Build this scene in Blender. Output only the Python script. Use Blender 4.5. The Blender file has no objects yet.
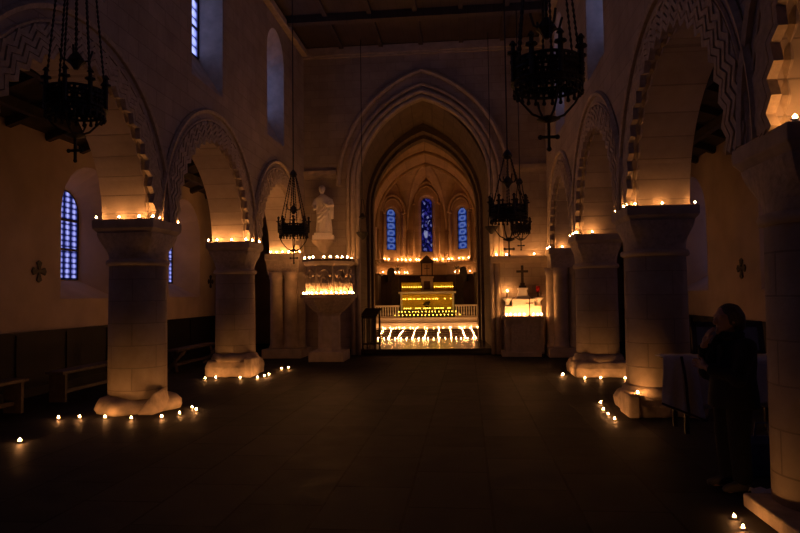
import bpy, bmesh, math, random
from mathutils import Vector, Matrix, Quaternion
from mathutils.geometry import tessellate_polygon
random.seed(7)
PI = math.pi
SC = bpy.context.scene
COL = SC.collection

# ------------------------------------------------------------------ view / world
SC.view_settings.view_transform = 'Standard'
SC.view_settings.look = 'None'
SC.view_settings.exposure = -0.2
SC.view_settings.gamma = 1.0
SC.view_settings.use_curve_mapping = False
w = bpy.data.worlds.new('dusk_sky'); SC.world = w; w.use_nodes = True
bg = w.node_tree.nodes['Background']
bg.inputs[0].default_value = (0.10, 0.16, 0.42, 1); bg.inputs[1].default_value = 0.05

YAW, PITCH, ROLL, FPX = .102, .043, -.013, 650.0
cy, sy = math.cos(YAW), math.sin(YAW)
f0 = Vector((-sy, cy, 0)); r0 = Vector((cy, sy, 0)); u0 = Vector((0, 0, 1))
f2 = f0*math.cos(PITCH) + u0*math.sin(PITCH); u2 = u0*math.cos(PITCH) - f0*math.sin(PITCH)
r3 = r0*math.cos(ROLL) + u2*math.sin(ROLL); u3 = u2*math.cos(ROLL) - r0*math.sin(ROLL)
cam_d = bpy.data.cameras.new('camera'); cam = bpy.data.objects.new('camera', cam_d); COL.objects.link(cam)
M4 = Matrix((r3, u3, -f2)).transposed().to_4x4(); M4.translation = Vector((1.19, 0, 1.7)); cam.matrix_world = M4
cam_d.sensor_width = 36; cam_d.lens = FPX*36/800; cam_d.clip_start = .05; cam_d.clip_end = 200
SC.camera = cam

# ------------------------------------------------------------------ materials
def nt(name):
    m = bpy.data.materials.new(name); m.use_nodes = True
    t = m.node_tree; b = t.nodes['Principled BSDF']
    return m, t, b
def N(t, kind, **kw):
    n = t.nodes.new(kind)
    for k, v in kw.items(): setattr(n, k, v)
    return n
def rgba(c): return (c[0], c[1], c[2], 1)
def plain(name, c, rough=.7, metal=0, var=.25, scale=9, bump=.15):
    m, t, b = nt(name)
    tc = N(t, 'ShaderNodeTexCoord'); no = N(t, 'ShaderNodeTexNoise'); no.inputs['Scale'].default_value = scale; no.inputs['Detail'].default_value = 5
    t.links.new(tc.outputs['Object'], no.inputs['Vector'])
    r = N(t, 'ShaderNodeValToRGB'); r.color_ramp.elements[0].position = .3; r.color_ramp.elements[1].position = .72
    r.color_ramp.elements[0].color = rgba([x*(1-var) for x in c]); r.color_ramp.elements[1].color = rgba([min(1, x*(1+var)) for x in c])
    t.links.new(no.outputs['Fac'], r.inputs[0]); t.links.new(r.outputs[0], b.inputs['Base Color'])
    b.inputs['Roughness'].default_value = rough; b.inputs['Metallic'].default_value = metal
    if bump:
        bp = N(t, 'ShaderNodeBump'); bp.inputs['Strength'].default_value = bump; bp.inputs['Distance'].default_value = .02
        t.links.new(no.outputs['Fac'], bp.inputs['Height']); t.links.new(bp.outputs[0], b.inputs['Normal'])
    return m
def stone(name, c, axes='yz', bw=.62, rh=.3, mortar=.012, dark=.72, rough=.9, var=.2, stain=1.3, bumpd=.012, stain_amt=.3):
    """coursed masonry: brick joints over mottled limestone; axes picks which object axes the courses run along"""
    m, t, b = nt(name)
    tc = N(t, 'ShaderNodeTexCoord')
    br = N(t, 'ShaderNodeTexBrick')
    if axes == 'uv':
        t.links.new(tc.outputs['UV'], br.inputs['Vector'])
    else:
        sep = N(t, 'ShaderNodeSeparateXYZ'); com = N(t, 'ShaderNodeCombineXYZ')
        t.links.new(tc.outputs['Object'], sep.inputs[0])
        for i, a in enumerate(axes): t.links.new(sep.outputs[a.upper()], com.inputs[i])
        t.links.new(com.outputs[0], br.inputs['Vector'])
    br.inputs['Scale'].default_value = 1; br.inputs['Brick Width'].default_value = bw; br.inputs['Row Height'].default_value = rh
    br.inputs['Mortar Size'].default_value = mortar; br.inputs['Mortar Smooth'].default_value = .4
    br.inputs['Color1'].default_value = rgba([x*(1+var*.35) for x in c]); br.inputs['Color2'].default_value = rgba([x*(1-var*.45) for x in c])
    br.inputs['Mortar'].default_value = rgba([x*dark for x in c])
    no = N(t, 'ShaderNodeTexNoise'); no.inputs['Scale'].default_value = stain; no.inputs['Detail'].default_value = 8; no.inputs['Roughness'].default_value = .65
    t.links.new(tc.outputs['Object'], no.inputs['Vector'])
    r = N(t, 'ShaderNodeValToRGB'); r.color_ramp.elements[0].position = .3; r.color_ramp.elements[1].position = .66
    s = 1-stain_amt
    r.color_ramp.elements[0].color = (s, s*.97, s*.93, 1); r.color_ramp.elements[1].color = (1, 1, 1, 1)
    t.links.new(no.outputs['Fac'], r.inputs[0])
    mx = N(t, 'ShaderNodeMixRGB', blend_type='MULTIPLY'); mx.inputs[0].default_value = 1
    t.links.new(br.outputs['Color'], mx.inputs[1]); t.links.new(r.outputs[0], mx.inputs[2])
    t.links.new(mx.outputs[0], b.inputs['Base Color']); b.inputs['Roughness'].default_value = rough
    n2 = N(t, 'ShaderNodeTexNoise'); n2.inputs['Scale'].default_value = 14; n2.inputs['Detail'].default_value = 6
    t.links.new(tc.outputs['Object'], n2.inputs['Vector'])
    ma = N(t, 'ShaderNodeMath', operation='MULTIPLY_ADD'); ma.inputs[1].default_value = .8
    iv = N(t, 'ShaderNodeMath', operation='MULTIPLY'); iv.inputs[1].default_value = -1
    t.links.new(br.outputs['Fac'], iv.inputs[0])
    t.links.new(n2.outputs['Fac'], ma.inputs[0]); t.links.new(iv.outputs[0], ma.inputs[2])
    bp = N(t, 'ShaderNodeBump'); bp.inputs['Strength'].default_value = .6; bp.inputs['Distance'].default_value = bumpd
    t.links.new(ma.outputs[0], bp.inputs['Height']); t.links.new(bp.outputs[0], b.inputs['Normal'])
    return m
def glow(name, c, strength):
    m = bpy.data.materials.new(name); m.use_nodes = True; t = m.node_tree; t.nodes.clear()
    e = N(t, 'ShaderNodeEmission'); e.inputs[0].default_value = rgba(c); e.inputs[1].default_value = strength
    o = N(t, 'ShaderNodeOutputMaterial'); t.links.new(e.outputs[0], o.inputs[0])
    return m

LIME = (.50, .42, .345)
M = {}
M['nave'] = stone('limestone_courses', LIME, 'yz', .55, .27, .008)
M['end'] = stone('limestone_end_wall', LIME, 'xz', .5, .24, .008, dark=.78)
M['apse'] = stone('apse_limestone', (.56, .41, .27), 'xz', .6, .3, .006, dark=.8)
M['shaft'] = stone('column_drum_stone', (.46, .38, .29), 'uv', .7, .33, .008, stain=2)
M['dress'] = plain('dressed_limestone', (.52, .43, .33), .9, var=.18, scale=5, bump=.3)
M['carved'] = plain('carved_limestone', (.52, .43, .33), .9, var=.2, scale=16, bump=.4)
M['rough'] = plain('rough_plinth_stone', (.50, .40, .29), .95, var=.3, scale=6, bump=.7)
M['plaster'] = plain('aisle_plaster', (.50, .39, .29), .95, var=.14, scale=1.6, bump=.1)
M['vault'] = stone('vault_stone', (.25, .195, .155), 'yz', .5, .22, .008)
M['statue'] = plain('pale_statue_stone', (.90, .83, .74), .7, var=.06, scale=20, bump=.1)
M['marble'] = plain('white_marble', (.88, .84, .77), .45, var=.06, scale=4, bump=0)
M['oak'] = plain('dark_oak', (.045, .028, .018), .6, var=.4, scale=12)
M['ceil'] = plain('ceiling_boards', (.10, .06, .04), .8, var=.4, scale=3)
M['roof'] = plain('aisle_roof_boards', (.05, .036, .026), .9, var=.4, scale=4)
M['bench'] = plain('worn_bench_wood', (.085, .06, .045), .55, var=.3, scale=10)
M['iron'] = plain('black_wrought_iron', (.022, .018, .015), .6, metal=.0, var=.3, scale=20)
M['bronze'] = plain('dark_bronze', (.10, .055, .03), .45, metal=.6)
M['gold'] = plain('gilded_panel', (.80, .56, .06), .45, metal=.25, var=.2, scale=22)
M['coat'] = plain('black_wool', (.010, .009, .010), .95, scale=60)
M['trouser'] = plain('black_trousers', (.008, .008, .010), .95, scale=60)
M['skin'] = plain('skin', (.42, .26, .19), .6, var=.06)
M['hair'] = plain('grey_brown_hair', (.10, .08, .065), .8, var=.4, scale=70)
M['shoe'] = plain('grey_shoe', (.07, .065, .06), .7)
M['linen'] = plain('white_linen', (.62, .56, .52), .95, var=.07, scale=25)
M['cord'] = plain('dark_trim', (.05, .02, .018), .8)
M['board'] = plain('grey_board', (.22, .21, .23), .8, var=.1)
M['bag'] = plain('dark_blue_plastic', (.03, .05, .16), .5, var=.1)
M['paper'] = plain('white_paper', (.8, .76, .7), .9, var=.04)
M['wax'] = plain('candle_wax', (.85, .74, .52), .5, var=.05, bump=0)
M['tin'] = plain('tealight_tin', (.55, .52, .48), .35, metal=.7, var=.05, bump=0)
M['red'] = plain('red_glass', (.55, .03, .02), .2, var=.05, bump=0)
FL = 270
M['flame'] = glow('flame', (1, .40, .115), FL)
M['flame_y'] = glow('flame_in_yellow_glass', (1, .60, .06), 22)
m, t, b = nt('yellow_glass'); b.inputs['Base Color'].default_value = (.95, .72, .05, 1); b.inputs['Roughness'].default_value = .2
b.inputs['Transmission Weight'].default_value = .5; M['yglass'] = m
# floor: big worn flags, slightly polished
def floor_mat():
    m, t, b = nt('stone_flags')
    tc = N(t, 'ShaderNodeTexCoord'); sep = N(t, 'ShaderNodeSeparateXYZ'); com = N(t, 'ShaderNodeCombineXYZ')
    t.links.new(tc.outputs['Object'], sep.inputs[0]); t.links.new(sep.outputs['Y'], com.inputs[0]); t.links.new(sep.outputs['X'], com.inputs[1])
    br = N(t, 'ShaderNodeTexBrick'); t.links.new(com.outputs[0], br.inputs['Vector'])
    br.inputs['Scale'].default_value = 1; br.inputs['Brick Width'].default_value = 1.05; br.inputs['Row Height'].default_value = .68; br.inputs['Mortar Size'].default_value = .012
    br.inputs['Color1'].default_value = (.036, .034, .035, 1); br.inputs['Color2'].default_value = (.015, .015, .017, 1); br.inputs['Mortar'].default_value = (.006, .005, .005, 1)
    no = N(t, 'ShaderNodeTexNoise'); no.inputs['Scale'].default_value = 3; no.inputs['Detail'].default_value = 8; t.links.new(tc.outputs['Object'], no.inputs['Vector'])
    mx = N(t, 'ShaderNodeMixRGB', blend_type='OVERLAY'); mx.inputs[0].default_value = .5
    t.links.new(br.outputs['Color'], mx.inputs[1]); t.links.new(no.outputs['Fac'], mx.inputs[2]); t.links.new(mx.outputs[0], b.inputs['Base Color'])
    mr = N(t, 'ShaderNodeMapRange'); mr.inputs['To Min'].default_value = .5; mr.inputs['To Max'].default_value = .8; b.inputs['Specular IOR Level'].default_value = .12
    t.links.new(no.outputs['Fac'], mr.inputs['Value']); t.links.new(mr.outputs[0], b.inputs['Roughness'])
    bp = N(t, 'ShaderNodeBump'); bp.inputs['Strength'].default_value = .35; bp.inputs['Distance'].default_value = .01
    iv = N(t, 'ShaderNodeMath', operation='MULTIPLY_ADD'); iv.inputs[1].default_value = -1; t.links.new(br.outputs['Fac'], iv.inputs[0]); t.links.new(no.outputs['Fac'], iv.inputs[2])
    t.links.new(iv.outputs[0], bp.inputs['Height']); t.links.new(bp.outputs[0], b.inputs['Normal'])
    return m
M['floor'] = floor_mat()
def boards(name, c, axis, width, dark=.4, rough=.7):
    m, t, b = nt(name)
    tc = N(t, 'ShaderNodeTexCoord'); sep = N(t, 'ShaderNodeSeparateXYZ'); t.links.new(tc.outputs['Object'], sep.inputs[0])
    d = N(t, 'ShaderNodeMath', operation='DIVIDE'); d.inputs[1].default_value = width; t.links.new(sep.outputs[axis], d.inputs[0])
    fr = N(t, 'ShaderNodeMath', operation='FRACT'); t.links.new(d.outputs[0], fr.inputs[0])
    r = N(t, 'ShaderNodeValToRGB'); e = r.color_ramp.elements; e[0].color = rgba([x*dark for x in c]); e[1].position = .08; e[1].color = rgba(c)
    t.links.new(fr.outputs[0], r.inputs[0])
    no = N(t, 'ShaderNodeTexNoise'); no.inputs['Scale'].default_value = 2.5; no.inputs['Detail'].default_value = 6; t.links.new(tc.outputs['Object'], no.inputs['Vector'])
    mx = N(t, 'ShaderNodeMixRGB', blend_type='OVERLAY'); mx.inputs[0].default_value = .5
    t.links.new(r.outputs[0], mx.inputs[1]); t.links.new(no.outputs['Fac'], mx.inputs[2]); t.links.new(mx.outputs[0], b.inputs['Base Color'])
    b.inputs['Roughness'].default_value = rough
    return m
M['ceil'] = boards('ceiling_boards', (.07, .052, .042), 'X', .22)
M['tiles'] = plain('polished_chancel_tiles', (.040, .025, .020), .24, var=.25, scale=5, bump=.05)
M['wainscot'] = boards('wainscot_boards', (.013, .010, .008), 'Y', .35)
M['wainscot_x'] = boards('stall_boards', (.07, .04, .024), 'X', .3)

# leaded panes: emission pattern in UV (u across 0..1, v in pane heights)
def pane(name, cols, rows, bright, mid, dark, strength, mode='quarry', bars=3):
    m = bpy.data.materials.new(name); m.use_nodes = True; t = m.node_tree; t.nodes.clear()
    def mt(op, a, bb=None, c=None):
        n = N(t, 'ShaderNodeMath', operation=op)
        for i, x in enumerate((a, bb, c)):
            if x is None: continue
            if isinstance(x, (int, float)): n.inputs[i].default_value = x
            else: t.links.new(x, n.inputs[i])
        return n.outputs[0]
    tc = N(t, 'ShaderNodeTexCoord'); sep = N(t, 'ShaderNodeSeparateXYZ'); t.links.new(tc.outputs['UV'], sep.inputs[0])
    U, V = sep.outputs['X'], sep.outputs['Y']
    fu = mt('FRACT', mt('MULTIPLY', U, cols)); fv = mt('FRACT', mt('MULTIPLY', V, rows))
    du = mt('ABSOLUTE', mt('SUBTRACT', fu, .5)); dv = mt('ABSOLUTE', mt('SUBTRACT', fv, .5))
    no = N(t, 'ShaderNodeTexNoise'); no.inputs['Scale'].default_value = 9; t.links.new(tc.outputs['UV'], no.inputs['Vector'])
    if mode == 'quarry':
        f = mt('SUBTRACT', 1.15, mt('MULTIPLY', mt('ADD', mt('POWER', du, 1.3), mt('POWER', dv, 2.2)), 3.2))
        f = mt('MULTIPLY', f, mt('ADD', no.outputs['Fac'], .35))
    elif mode == 'medallion':
        d = mt('SQRT', mt('ADD', mt('MULTIPLY', du, du), mt('MULTIPLY', dv, dv)))
        ring = mt('SUBTRACT', 1, mt('MULTIPLY', mt('ABSOLUTE', mt('SUBTRACT', d, .3)), 5))
        vo = N(t, 'ShaderNodeTexVoronoi'); vo.inputs['Scale'].default_value = 14; t.links.new(tc.outputs['UV'], vo.inputs['Vector'])
        f = mt('ADD', mt('MULTIPLY', mt('MAXIMUM', ring, 0), .7), mt('MULTIPLY', vo.outputs['Distance'], .7))
    else:
        mp = N(t, 'ShaderNodeMapping'); mp.inputs['Scale'].default_value = (1, 3.6, 1); t.links.new(tc.outputs['UV'], mp.inputs['Vector'])
        vo = N(t, 'ShaderNodeTexVoronoi'); vo.inputs['Scale'].default_value = 6.5; t.links.new(mp.outputs[0], vo.inputs['Vector'])
        sc = N(t, 'ShaderNodeSeparateColor'); t.links.new(vo.outputs['Color'], sc.inputs[0])
        f = mt('POWER', sc.outputs[0], 2.2)
        # pale robe of the standing figure, a little below the middle of the light
        ex = mt('MULTIPLY', mt('SUBTRACT', U, .42), 3.4); ey = mt('MULTIPLY', mt('SUBTRACT', V, .33), 11)
        f = mt('ADD', mt('MULTIPLY', f, .75), mt('MAXIMUM', mt('SUBTRACT', 1, mt('ADD', mt('MULTIPLY', ex, ex), mt('MULTIPLY', ey, ey))), 0))
    lead = mt('MULTIPLY', mt('LESS_THAN', du, .45), mt('LESS_THAN', dv, .44))
    if bars: 
        bf = mt('FRACT', mt('MULTIPLY', V, bars)); lead = mt('MULTIPLY', lead, mt('GREATER_THAN', bf, .06))
    if mode == 'story': lead = mt('GREATER_THAN', mt('FRACT', mt('MULTIPLY', V, bars)), .04)
    ramp = N(t, 'ShaderNodeValToRGB'); e = ramp.color_ramp.elements
    e[0].position = .12; e[0].color = rgba(dark); e[1].position = .95; e[1].color = rgba(bright); k = e.new(.5); k.color = rgba(mid)
    t.links.new(f, ramp.inputs[0])
    em = N(t, 'ShaderNodeEmission'); t.links.new(ramp.outputs[0], em.inputs[0]); t.links.new(mt('MULTIPLY', mt('ADD', mt('MULTIPLY', lead, .93), .07), strength), em.inputs[1])
    o = N(t, 'ShaderNodeOutputMaterial'); t.links.new(em.outputs[0], o.inputs[0])
    return m
M['quarry'] = pane('leaded_quarries', 4, 16, (.42, .44, .95), (.13, .14, .50), (.012, .015, .09), 1.25, bars=3)
M['clere'] = pane('clerestory_quarries', 3, 9, (.45, .5, 1), (.24, .29, .78), (.05, .06, .25), 1.7, bars=3)
M['medal'] = pane('medallion_glass', 1, 6, (.20, .30, .85), (.035, .09, .52), (.008, .02, .30), .46, 'medallion', 6)
M['story'] = pane('figure_glass', 1, 6, (.55, .58, .95), (.05, .04, .42), (.004, .004, .05), .42, 'story', 5)

# ------------------------------------------------------------------ mesh builder
class MB:
    def __init__(s): s.v = []; s.f = []; s.uv = {}; s.mi = []
    def add(s, vs, fs, mi=0, uvs=None):
        o = len(s.v); s.v += [tuple(p) for p in vs]
        for k, q in enumerate(fs):
            if uvs: s.uv[len(s.f)] = uvs[k]
            s.f.append([o+i for i in q]); s.mi.append(mi)
        return s
    def box(s, x0, x1, y0, y1, z0, z1, mi=0, R=None):
        P = [Vector((x, y, z)) for z in (z0, z1) for y in (y0, y1) for x in (x0, x1)]
        if R: P = [R @ p for p in P]
        return s.add(P, [(0, 2, 3, 1), (4, 5, 7, 6), (0, 1, 5, 4), (2, 6, 7, 3), (0, 4, 6, 2), (1, 3, 7, 5)], mi)
    def bar(s, a, b, wd, h=None, mi=0):
        a, b = Vector(a), Vector(b); h = h or wd; d = b-a; L = d.length
        R = Matrix.Translation(a) @ d.to_track_quat('Y', 'Z').to_matrix().to_4x4()
        return s.box(-wd/2, wd/2, 0, L, -h/2, h/2, mi, R)
    def rings(s, rs, closed=True, cap=True, mi=0, uvscale=None, loop=False):
        n = len(rs[0]); vs = [p for r in rs for p in r]; fs = []; uvs = []
        m = n if closed else n-1
        K = len(rs) if loop else len(rs)-1
        for k in range(K):
            k2 = (k+1) % len(rs)
            for i in range(m):
                j = (i+1) % n
                fs.append((k*n+i, k*n+j, k2*n+j, k2*n+i))
                if uvscale:
                    u0_, u1_ = i/m*uvscale, (i+1)/m*uvscale; za, zb = rs[k][0][2], rs[k2][0][2]
                    uvs.append(((u0_, za), (u1_, za), (u1_, zb), (u0_, zb)))
        if cap and closed and not loop:
            fs.append(tuple(reversed(range(n)))); fs.append(tuple(range((len(rs)-1)*n, len(rs)*n)))
            if uvscale: uvs += [[(0, 0)]*n]*2
        return s.add(vs, fs, mi, uvs if uvscale else None)
    def lathe(s, prof, n=24, c=(0, 0, 0), mi=0, uvscale=None, a0=0, cap=True):
        rs = [[(c[0]+r*math.cos(a0+2*PI*i/n), c[1]+r*math.sin(a0+2*PI*i/n), c[2]+z) for i in range(n)] for r, z in prof]
        return s.rings(rs, True, cap, mi, uvscale)
    def sq(s, prof, c=(0, 0, 0), mi=0, ry=None):
        """square-section lathe: prof of (half width, z)"""
        rs = [[(c[0]+x*h, c[1]+y*h, c[2]+z) for x, y in ((-1, -1), (1, -1), (1, 1), (-1, 1))] for h, z in prof]
        return s.rings(rs, True, True, mi)
    def tube(s, path, r, n=6, mi=0, closed=False, cap=True, tw=0, flat=1):
        P = [Vector(p) for p in path]; K = len(P); rs = []
        rr = r if isinstance(r, (list, tuple)) else [r]*K
        prev = None
        for k in range(K):
            if closed: t = (P[(k+1) % K]-P[k-1])
            else: t = P[min(k+1, K-1)]-P[max(k-1, 0)]
            if t.length < 1e-9: t = Vector((0, 0, 1))
            t.normalize()
            if prev is None:
                a = Vector((0, 0, 1)) if abs(t.z) < .9 else Vector((1, 0, 0)); nn = t.cross(a).normalized()
            else:
                nn = prev - t*prev.dot(t); nn = nn.normalized() if nn.length > 1e-6 else t.orthogonal().normalized()
            prev = nn; bb = t.cross(nn)
            rs.append([P[k]+(nn*math.cos(tw+2*PI*i/n)+bb*math.sin(tw+2*PI*i/n)*flat)*rr[k] for i in range(n)])
        return s.rings(rs, True, cap, mi, loop=closed)
    def ball(s, c, r, mi=0, n=8, m=6, sc=(1, 1, 1)):
        rs = []
        for k in range(m+1):
            ph = -PI/2+PI*k/m; q = max(math.cos(ph), .02)
            rs.append([(c[0]+r*sc[0]*q*math.cos(2*PI*i/n), c[1]+r*sc[1]*q*math.sin(2*PI*i/n), c[2]+r*sc[2]*math.sin(ph)) for i in range(n)])
        return s.rings(rs, True, True, mi)
    def slab(s, outer, holes, mp, d0, d1, mi=0):
        """2D outline with holes -> solid between depths d0 and d1 through mp(u, v, d)"""
        loops = [outer]+holes
        tri = tessellate_polygon([[Vector((u, v, 0)) for u, v in l] for l in loops])
        flat = [p for l in loops for p in l]; n = len(flat)
        vs = [mp(u, v, d0) for u, v in flat]+[mp(u, v, d1) for u, v in flat]
        fs = [tuple(q) for q in tri]+[tuple(i+n for i in reversed(q)) for q in tri]
        o = 0
        for l in loops:
            k = len(l)
            for i in range(k):
                a, b_ = o+i, o+(i+1) % k; fs.append((a, b_, b_+n, a+n))
            o += k
        return s.add(vs, fs, mi)
    def build(s, name, mats, parent=None, loc=None, rz=0, smooth=False, autosmooth=None, kind=None, remesh=None, sm_it=4, bev=None):
        me = bpy.data.meshes.new(name); me.from_pydata(s.v, [], s.f)
        if not isinstance(mats, (list, tuple)): mats = [mats]
        for m_ in mats: me.materials.append(m_)
        if s.uv:
            ul = me.uv_layers.new(name='UVMap')
            for k, p in enumerate(me.polygons):
                q = s.uv.get(k)
                if q:
                    for i, li in enumerate(p.loop_indices): ul.data[li].uv = q[i]
        for k, p in enumerate(me.polygons):
            p.material_index = s.mi[k]; p.use_smooth = smooth
        bm = bmesh.new(); bm.from_mesh(me); bmesh.ops.recalc_face_normals(bm, faces=bm.faces); bm.to_mesh(me); bm.free()
        me.update()
        o = bpy.data.objects.new(name, me); COL.objects.link(o)
        if parent: o.parent = parent
        if loc: o.location = loc
        o.rotation_euler.z = rz
        if kind: o['kind'] = kind
        if bev:
            md = o.modifiers.new('edge', 'BEVEL'); md.width = bev; md.segments = 2; md.limit_method = 'ANGLE'
        if remesh:
            md = o.modifiers.new('body', 'REMESH'); md.mode = 'VOXEL'; md.voxel_size = remesh; md.use_smooth_shade = True
            md = o.modifiers.new('soft', 'SMOOTH'); md.factor = .5; md.iterations = sm_it
        return o
def tag(o, label, cat, group=None, kind=None):
    o['label'] = label; o['category'] = cat
    if group: o['group'] = group
    if kind: o['kind'] = kind
    return o
def empty(name, loc, label=None, cat=None, group=None, rz=0, kind=None):
    o = bpy.data.objects.new(name, None); COL.objects.link(o); o.location = loc; o.rotation_euler.z = rz; o.empty_display_size = .1
    if label: tag(o, label, cat, group)
    if kind: o['kind'] = kind
    return o
def kids(o): return [c for c in bpy.data.objects if c.parent == o]
def copy_tree(o, parent=None):
    c = o.copy(); COL.objects.link(c)
    if parent: c.parent = parent
    for ch in kids(o): copy_tree(ch, c)
    return c
ORD = ('first second third fourth fifth sixth seventh eighth ninth tenth eleventh twelfth thirteenth fourteenth fifteenth sixteenth seventeenth eighteenth nineteenth twentieth').split()
def struct(mb, name, mats, **kw): return mb.build(name, mats, kind='structure', **kw)

# ------------------------------------------------------------------ dimensions
ZC = 2.87            # top of the abaci
ZT = 8.9             # nave ceiling
XW0, XW1 = 3.46, 4.26
YE = 18.4
ARCH = [(-1.01, 1.76), (3.24, 1.76), (7.49, 1.76), (11.74, 1.76), (15.915, 1.68)]
def arc(c, r, z, n=28, a0=PI, a1=0): return [(c+r*math.cos(a0+(a1-a0)*i/n), z+r*math.sin(a0+(a1-a0)*i/n)) for i in range(n+1)]
def round_light(c, wd, zb, zt, n=12):
    r = wd/2; return [(c-r, zb)]+arc(c, r, zt-r, n)+[(c+r, zb)]
def pointed(wd, zs, za, n=16):
    """half width wd, springing zs, apex za: points from left springing over the apex to right springing"""
    h = za-zs; r = (h*h+wd*wd)/(2*wd); cx = wd-r
    a_top = math.atan2(h, -cx)
    R_ = [(cx+r*math.cos(a_top*i/n), zs+r*math.sin(a_top*i/n)) for i in range(n+1)]
    return [(-x, z) for x, z in R_]+[(x, z) for x, z in reversed(R_[:-1])]

# ------------------------------------------------------------------ shell
struct(MB().box(-7.2, 7.2, -4, YE+.15, -.2, 0).box(-7.2, -2.6, YE+.15, 23, -.2, 0).box(2.6, 7.2, YE+.15, 23, -.2, 0), 'floor', M['floor'])
CLERE = {-1: [3.0, 7.2, 11.34, 15.6], 1: [3.0, 7.2, 11.34, 15.6]}
for sd, nm in ((-1, 'left'), (1, 'right')):
    out = [(-4, ZC)]
    for c, r in ARCH: out += arc(c, r, ZC)
    out += [(YE+.4, ZC), (YE+.4, ZT+.1), (-4, ZT+.1)]
    holes = [round_light(c, 1.42, 5.55, 8.35) for c in CLERE[sd]]
    struct(MB().slab(out, holes, lambda u, v, d, sd=sd: (sd*d, u, v), XW0, XW1), 'wall_'+nm, M['nave'])
ceil = MB().box(-XW0, XW0, -4, YE, ZT, ZT+.12)
for y in [-3+2.13*i for i in range(10)]: ceil.box(-XW0, XW0, y-.11, y+.11, ZT-.2, ZT)
for x in (-2.3, -1.15, 0, 1.15, 2.3): ceil.box(x-.06, x+.06, -4, YE, ZT-.08, ZT)
struct(ceil, 'ceiling', M['ceil'])
struct(MB().box(-7.4, 7.4, -4.3, -4, 0, ZT+.1), 'wall_back', M['end'])

# end wall with the pointed chancel arch
o_ = [(-XW0, 0), (-1.87, 0)]+pointed(1.87, 4.85, 7.33)+[(1.87, 0), (XW0, 0), (XW0, ZT), (-XW0, ZT)]
struct(MB().slab(o_, [], lambda u, v, d: (u, d, v), YE, YE+.3), 'wall_front', M['end'])
# cornices
def tn(): tn.i += 1; return 'trim_%d' % tn.i
tn.i = 0
struct(MB().box(-XW0, XW0, YE-.14, YE, ZT-.24, ZT-.02).box(-XW0, XW0, YE-.09, YE, ZT-.3, ZT-.24), tn(), M['dress'])
for sd in (-1, 1):
    x0, x1 = sorted((sd*XW0, sd*(XW0-.16)))
    struct(MB().box(x0, x1, -4, YE-.14, ZT-.26, ZT-.1), tn(), M['dress'])
# impost strings and ledges on the end wall
for sd in (-1, 1):
    a, b_ = sorted((sd*2.5, sd*XW0)); struct(MB().box(a, b_, YE-.09, YE, 5.18, 5.3).box(a, b_, YE-.05, YE, 5.1, 5.18), tn(), M['dress'])
    a, b_ = sorted((sd*1.87, sd*XW0)); struct(MB().box(a, b_, YE-.32, YE, 2.64, 2.72).box(a, b_, YE-.2, YE, 2.54, 2.64), tn(), M['dress'])
# moulded orders of the chancel arch: roll profile swept along jamb and arch
def sweep_arch(wd, zs, za, z0, y, r, mb, n=8, flat=1.0):
    p = pointed(wd, zs, za)
    path = ([(-wd, z0)] if z0 < zs else [])+p+([(wd, z0)] if z0 < zs else [])
    mb.tube([(x, y, z) for x, z in path], r, n)
a_ = MB()
for wd, za, y, r in ((1.90, 7.36, YE-.02, .06), (2.03, 7.52, YE-.04, .075), (2.17, 7.72, YE-.05, .055)): sweep_arch(wd, 4.85, za, 2.72, y, r, a_)
struct(a_, tn(), M['dress'], smooth=True)
a_ = MB(); sweep_arch(2.44, 4.85, 8.12, 5.2, YE-.05, .07, a_, 6); struct(a_, tn(), M['dress'])
a_ = MB()
for sd in (-1, 1):
    for dx, r in ((1.90, .06), (2.05, .075)): a_.tube([(sd*dx, YE-.03, 0), (sd*dx, YE-.03, 2.6)], r, 8)
struct(a_, tn(), M['dress'], smooth=True)

# chevron archivolts and hood of the nave arches
def chevrons(sd, c, r, nz):
    mb = MB()
    def P(rad, ang, d): return (sd*(XW0-d), c+rad*math.cos(ang), ZC+rad*math.sin(ang))
    for k, (rad, amp, d, th) in enumerate(((r-.01, .045, .02, .05), (r+.075, .045, .02, .048), (r+.16, .045, .012, .046), (r+.245, .045, .005, .044))):
        pts = []
        for i in range(2*nz+1):
            ang = PI*i/(2*nz); pts.append(P(rad+(amp if i % 2 else -amp), ang, d))
        mb.tube(pts, th, 4, tw=PI/4)
    for rad, th, d in ((r+.50, .045, .02), (r+.34, .022, .01)):
        mb.tube([P(rad, PI*i/36, d) for i in range(37)], th, 5)
    mb.rings([[P(ra, PI*i/36, d) for ra, d in ((r, -.02), (r, .025), (r+.3, .02), (r+.3, -.02))] for i in range(37)])
    # second row on the soffit edge behind
    pts = [P(r+(.025 if i % 2 else -.02), PI*i/(2*nz), -.08) for i in range(2*nz+1)]
    mb.tube(pts, .035, 4)
    return mb
for sd in (-1, 1):
    for (c, r) in ARCH[1:]:
        struct(chevrons(sd, c, r, 22), tn(), M['carved'])

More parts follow.
